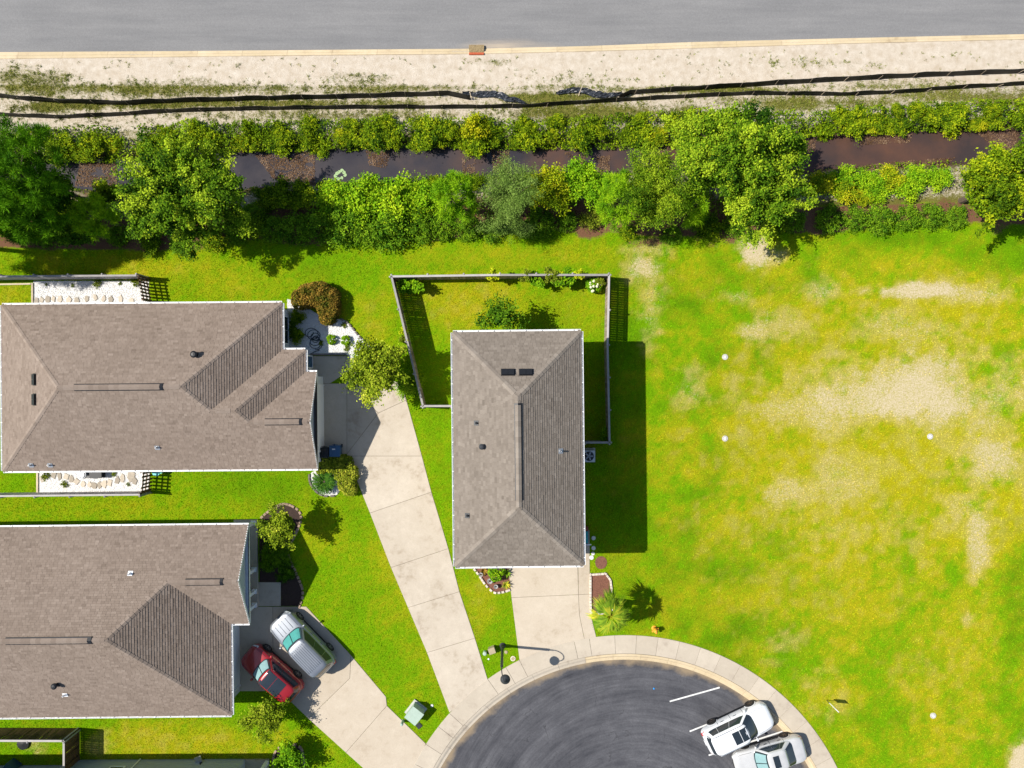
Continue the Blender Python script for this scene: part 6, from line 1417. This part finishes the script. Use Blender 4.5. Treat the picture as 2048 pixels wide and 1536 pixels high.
# ---- garden plants
BRZ = shrub_mesh('bronze', 150, 42, .12, 120, .55, .8, .22, .7, -.1, ts=.22)
rg = np.random.default_rng(121)
def hedge_mass(name, label, pieces, ht, mat, lf, dens, seed, tone=.5, cat='hedge', ts=.2):
    """clipped hedge: leaves over the top and sides of a union of discs"""
    rg = np.random.default_rng(seed); Vs = []; T = []; c0 = P(*pieces[0][:2], ht); root = thing(name, label, cat, (c0.x, c0.y, 0)); core = MB()
    for px, py, r in pieces:
        c = P(px, py, ht * .8); n = int(dens * (math.pi * r * r + 2 * math.pi * r * ht * .5)); d = rg.normal(size=(n, 3)); d[:, 2] = np.abs(d[:, 2]); d /= np.linalg.norm(d, axis=1)[:, None]
        e_ = np.stack([np.sign(d[:, 0]) * np.abs(d[:, 0]) ** .8, np.sign(d[:, 1]) * np.abs(d[:, 1]) ** .8, d[:, 2] ** .45], 1)
        C = np.array(c)[None] * np.array((1, 1, 0)) + e_ * np.array((r, r, ht)) * (rg.uniform(.86, 1.06, n))[:, None]
        C[:, 2] *= 1 + (fbm(C[:, 0], C[:, 1], .5, seed) - .5) * .25
        Vs.append(leaves(C - np.array(wl(root)), lf * rg.uniform(.6, 1.4, n), rg, .5)); T.append(np.clip(tone + (fbm(C[:, 0], C[:, 1], .45, seed + 2) - .5) * 1.2 + rg.normal(0, ts, n), 0, 1))
        core.lathe([(r * .7, 0), (r * .7, ht * .45), (r * .4, ht * .6), (.02, ht * .64)], (c.x, c.y, 0), 12)
    core.build('branches', M['bark'], root); o = link('foliage', np_mesh('foliage', np.concatenate(Vs).reshape(-1, 3), 4, np.concatenate(T)), M[mat], root); return root
hedge_mass('bronze_hedge', 'bronze red clipped hedge curving round the white gravel', [(600, 598, .65), (617, 590, .8), (636, 588, .85), (652, 598, .85), (655, 615, .75), (653, 632, .55)], 1.15, 'lf_red', .125, 440, 130, .5)
hedge_mass('corner_hedge', 'olive clipped hedge at the garage corner beside the driveway', [(655, 922, .5), (676, 924, .5), (642, 938, .38), (690, 928, .5), (696, 948, .62), (692, 966, .62), (698, 978, .5), (682, 948, .5), (664, 935, .45)], .85, 'lf_olive', .12, 420, 131, .6)
BALL = shrub_mesh('ball', 90, 40, .20, 122, .5, .86, .12, .90, -.1); mats([BALL], 'lf_bright')
for x, y in ((663, 679), (691, 681)): shrub('box_ball', 'small clipped green ball shrub on white gravel', x, y, .33, BALL, '', .25, group='clipped balls on the gravel', z0=.1)
TUF = shrub_mesh('tuft', 26, 14, .5, 123, .4, .5, .2, .2, -.1, up=.2, aspect=.2); mats([TUF], 'lf_olive')
for x, y, r, lb in ((688, 651, .2, 'small olive tuft near the curved dark edging'), (693, 697, .22, 'small olive tuft below the clipped green balls'), (643, 686, .18, 'small dry tuft beside the loose hose'), (194, 567, .3, 'green leafy plant in the north gravel strip'), (146, 571, .13, 'tiny green plant in the north gravel strip'), (93, 569, .1, 'tiny dark weed at the west of the north gravel strip'), (240, 567, .13, 'tiny weed at the east of the north gravel strip'), (271, 566, .3, 'leafy plant beside the slatted gate of the north strip'),
                    (129, 969, .25, 'brown dry tuft on the south gravel strip'), (229, 948, .18, 'small green tuft between the southern flagstones'), (256, 969, .14, 'small dry weed near the southern slatted gate'), (91, 951, .3, 'olive clump at the west of the south gravel strip')):
    shrub('plant_tuft', lb, x, y, r, TUF, '', .05, cat='plant', z0=.02)
for x, y, r, lb in ((592, 636, .45, 'dark rounded shrub in the shade by the front window'), (592, 668, .5, 'dark rounded shrub in the shade under the window end')): shrub('shade_shrub', lb, x, y, r, BK[0], '', .4, z0=0)
for i, (x, y, r) in enumerate(((540, 1105, .6), (560, 1118, .55), (535, 1130, .5), (570, 1100, .35), (545, 1085, .45))): shrub('porch_shrub', 'dark shaded shrub in the porch bed', x, y, r, HM[i % 3], '', .4, group='dark shrubs of the porch bed', z0=0)
LILY = shrub_mesh('strap', 34, 18, .5, 124, .35, .5, .25, .2, -.1, up=.15, aspect=.12); mats([LILY], 'lf_dark')
for x, y, r in ((572, 1135, .55), (566, 1150, .5), (580, 1148, .4)): shrub('strap_leaf_plant', 'dark strap leaved clump in the porch bed', x, y, r, LILY, '', .2, cat='plant', group='strap leaved clumps of the porch bed', z0=0)
tree('crape_myrtle', 'airy yellow green tree growing between the driveway and the wooden fence', 752, 737, 2.6, 1.7, 1.65, 1.15, 'lf_airy', 130, 66, .34, .15, 140, .44, trunk=.09, inner=.25, z0=0)
tree('small_tree', 'small round yellow green tree in the wavy edged bed', 562, 1052, 2.0, 1.0, 1.08, .8, 'lf_airy', 72, 58, .25, .14, 141, .42, trunk=.06, inner=.3, z0=0)
tree('small_tree', 'loose olive small tree behind the red car', 536, 1432, 1.5, 1.2, 1.1, .75, 'lf_airy', 54, 62, .30, .13, 142, .38, trunk=.05, inner=.2, z0=0)
tree('yard_tree', 'dark small sapling behind the two storey house', 998, 632, 2.4, .95, .75, .7, 'lf_dark', 40, 50, .34, .15, 143, .5, trunk=.06, inner=.2, z0=0)
tree('corner_bush', 'bright green bush in the bed of the grey sided house', 580, 1512, .8, .75, .85, .65, 'lf_bright', 50, 50, .3, .15, 144, .4, trunk=.04, z0=0, cat='shrub')
shrub('low_bush', 'low green bush below the tree on the lawn beside the fence', 815, 768, .75, SB[0], '', .3, rz=.5, z0=0); shrub('low_bush', 'small mounded bush on the gravel under the airy tree', 722, 722, .55, SB[1], '', .4, z0=0)
VN = shrub_mesh('vine', 44, 26, .34, 125, .6, boughs=4); mats([VN], 'lf_lime'); VD = shrub_mesh('vined', 44, 26, .30, 126, .45, boughs=4); mats([VD], 'lf_bright'); VB = shrub_mesh('vineb', 44, 26, .30, 127, .4, boughs=4); mats([VB], 'lf_olive')
for x, y, r, z, me, lb in ((985, 549, .27, 1.3, VN, 'lime climbing plant over the middle of the north fence'), (1052, 552, .27, 1.3, VB, 'olive climbing plant beside the lime one on the north fence'), (1070, 560, .38, .9, VD, 'green shrub below the north fence'), (1104, 550, .35, 1.2, VB, 'brown olive vine on the north fence'), (1128, 556, .45, .9, VD, 'leafy dark shrub against the north fence'), (1158, 547, .22, 1.45, VN, 'small lime vine tip near the northeast fence corner'), (1118, 548, .2, 1.4, VN, 'small lime vine tip among olive leaves'),
                            (806, 662, .18, 1.4, VN, 'small lime vine on the slanted west fence'), (808, 680, .2, 1.2, VB, 'olive vine on the slanted west fence'), (820, 573, .5, .5, VD, 'green shrub in the northwest fence corner'), (1212, 870, .28, .4, VD, 'small shaded shrub at the southeast fence corner'), (1202, 560, .2, 1.0, VB, 'twiggy vine behind the white flowers')):
    shrub('fence_vine', lb, x, y, r * 1.35, me, '', z + .25, cat='plant', z0=max(0, z - .1))
hy = hedge_mass('hydrangea_bush', 'green bush full of white flowers in the fence corner', [(1190, 569, .5), (1183, 566, .35)], .9, 'lf_bright', .13, 300, 150, .35, cat='shrub')
rg = np.random.default_rng(151); fm = MB(); fm.lathe([(.02, -.05), (.08, -.03), (.09, .02), (.05, .06), (.01, .07)], n=8); fme = fm.mesh('flower_head'); M['flower'] = surf('white_flower', (.72, .70, .48), .8, .15, 20, 50, .3)
for k in range(16):
    a_, r = rg.uniform(0, 6.28), .48 * math.sqrt(rg.random()); link('flower_head', fme, M['flower'], hy, (r * math.cos(a_), r * math.sin(a_), .96 - r * .35))
hedge_mass('flower_bed_shrub', 'mixed green shrub among pots in the mulch bed', [(992, 1152, .4), (998, 1140, .4), (985, 1146, .3)], .7, 'lf_bright', .12, 260, 152, .4, cat='shrub', ts=.25)
AG = MB()
rr = random.Random(12)
for k in range(13):
    a_ = k * 2.399; l_ = rr.uniform(.3, .45); d = Vector((math.cos(a_), math.sin(a_), 0)); s_ = Vector((-d.y, d.x, 0)); AG.add([s_ * .03, d * l_ * .5 + s_ * .035 + Vector((0, 0, .2)), d * l_ + Vector((0, 0, .16 + rr.random() * .15)), d * l_ * .5 - s_ * .035 + Vector((0, 0, .2)), -s_ * .03], [(0, 1, 3, 4), (1, 2, 3)], .5 + rr.random() * .5)
for x, y, mm, lb in ((1012, 1168, 'lf_palm', 'spiky yellow green agave at the driveway edge'), (1013, 1145, 'lf_dark', 'dark spiky plant overhanging the driveway edge'), (968, 1140, 'lf_red', 'reddish spiky plant close to the west pot')):
    me_ = AG.mesh('agave'); me_.materials.append(M[mm]); o = link('agave', me_, None, None, P(x, y) + Vector((0, 0, .05))); tag(o, lb, 'plant')
# ---- palm and cycad
def fan_palm(label, px, py, h, R, seed):
    rr = random.Random(seed); p = P(px, py, h); root = thing('palm_tree', label, 'palm tree', (p.x, p.y, 0)); mb = MB(); mb.tube([(0, 0, -.1), (.02, .02, h * .5), (0, 0, h)], [.22, .17, .15], 10); mb.build('trunk', M['bark'], root, local=True)
    for k in range(22):
        a_ = k * 2.399963 + rr.uniform(-.25, .25); lay = k / 22; stem = R * (.02 + .44 * lay ** .8); z1 = h + .60 - .95 * lay * lay; fan = R * rr.uniform(.46, .62); d = Vector((math.cos(a_), math.sin(a_), 0)); s_ = Vector((-d.y, d.x, 0)); hub = d * stem + Vector((0, 0, z1)); fr = MB()
        fr.tube([(0, 0, h - .05), d * stem * .5 + Vector((0, 0, (h + z1) / 2 + .12)), hub], [.03, .022, .015], 5, tone=.75)
        tn0 = rr.uniform(.2, .6) if (lay < .6 or rr.random() < .6) else rr.uniform(.6, .95)
        for j in range(11):
            b_ = (j - 5) / 5 * .72; dd = d * math.cos(b_) + s_ * math.sin(b_); l_ = fan * (1 - .35 * abs(b_)) * rr.uniform(.75, 1.1); ss = Vector((-dd.y, dd.x, 0)); dr = -.10 - .45 * lay
            v = [hub, hub + dd * l_ * .5 + ss * .05 + Vector((0, 0, .03)), hub + dd * l_ + Vector((0, 0, dr * l_)), hub + dd * l_ * .5 - ss * .05 + Vector((0, 0, .01))]
            fr.add(v, [(0, 1, 2, 3)], max(0, min(1, tn0 + rr.uniform(-.2, .2))))
        fr.build('frond', M['lf_palm'], root, local=True)
fan_palm('fan palm with yellowing fronds beside the concrete walk', 1220, 1228, 2.9, 1.72, 5)
def cycad(px, py, h, R):
    rr = random.Random(3); p = P(px, py, h); root = thing('cycad', 'dark green cycad rosette in the small gravel bed', 'plant', (p.x, p.y, 0)); mb = MB(); mb.lathe([(.16, 0), (.2, .15), (.15, h), (.05, h + .08)], n=12); mb.build('trunk', M['bark'], root, local=True)
    for k in range(34):
        a_ = k * 2.399963; lay = k / 34; d = Vector((math.cos(a_), math.sin(a_), 0)); s_ = Vector((-d.y, d.x, 0)); fr = MB(); l_ = R * rr.uniform(.85, 1.05); pts = [d * l_ * t_ + Vector((0, 0, h + (.5 - .4 * lay) * math.sin(t_ * 2.2) * l_ - .15 * t_ * lay)) for t_ in np.linspace(.05, 1, 9)]; fr.tube(pts, .012, 4, tone=.5)
        for i in range(1, 9):
            for sg in (-1, 1):
                q_ = pts[i]; e_ = q_ + s_ * sg * .17 * math.sin(.35 + 2.6 * i / 9) + d * .07; fr.add([q_ - d * .05, e_, q_ + d * .055], [(0, 1, 2)], rr.uniform(.2, .8))
        fr.build('frond', M['lf_cycad'], root, local=True)
cycad(649, 963, .35, .82)
# ---- lawn grass blades
n = 800000; rg = np.random.default_rng(400); X = rg.uniform(-36, 36, n); Y = rg.uniform(-27.2, 11.2, n)
sd_, ye_, lu, mu, ta = lawn_fields(X, Y)
k = ~ta & (mu + (fbm(X, Y, .4, 41) - .5) < .55) & (rg.random(n) > sstep(.30, .72, sd_ + (fbm(X, Y, .45, 42) - .5) * .9))
k &= np.hypot(X - CC.x, Y - CC.y) > R_OUT + .03
for pl in NOGRASS:
    q_ = np.array(pl); lo, hi = q_.min(0) - .1, q_.max(0) + .1; bb = (X > lo[0]) & (X < hi[0]) & (Y > lo[1]) & (Y < hi[1]) & k
    ix = np.nonzero(bb)[0]
    if len(ix): k[ix] &= ~inpoly(X[ix] + rg.normal(0, .035, len(ix)), Y[ix] + rg.normal(0, .035, len(ix)), pl)
for x0_, x1_, y0_, y1_ in ((-32, -15, -5, 4.7), (-36, -18.5, -20.5, -9.4), (cx - 3.3, cx + 3.3, cy - 6.4, cy + 6.4)): k &= ~((X > x0_) & (X < x1_) & (Y > y0_) & (Y < y1_))
X, Y, sd_, ye_, lu, ta = X[k], Y[k], sd_[k], ye_[k], lu[k], ta[k]; n = len(X)
bc = grass_colour(X, Y, sd_, ye_, lu, ta) * np.clip(rg.normal(1.22, .34, n), .4, 2.1)[:, None]; bc[:, 0] *= rg.uniform(.85, 1.15, n)
A = rg.normal(size=(n, 3)); A[:, 2] = np.abs(A[:, 2]) * .5 + .45; A /= np.linalg.norm(A, axis=1)[:, None]
V = needles(np.stack([X, Y, np.full(n, -.005)], 1), A, rg.uniform(.05, .105, n), .019, rg)
m, nt, b = new_mat('grass_blade'); g_ = attr_(nt, 'gcol', 'Color'); nt.links.new(g_, b.inputs['Base Color']); b.inputs['Roughness'].default_value = .8; b.inputs['Specular IOR Level'].default_value = .03
tr = N(nt, 'ShaderNodeBsdfTranslucent', {'Color': g_}); mx = N(nt, 'ShaderNodeMixShader', {0: .3, 1: b.outputs[0], 2: tr.outputs[0]}); nt.links.new(mx.outputs[0], nt.nodes['Material Output'].inputs[0])
o = link('lawn_grass', np_mesh('lawn_grass', V.reshape(-1, 3), 3, None, bc), m); tag(o, 'short mown grass of the lawns, green to yellow', 'grass', None, 'stuff')
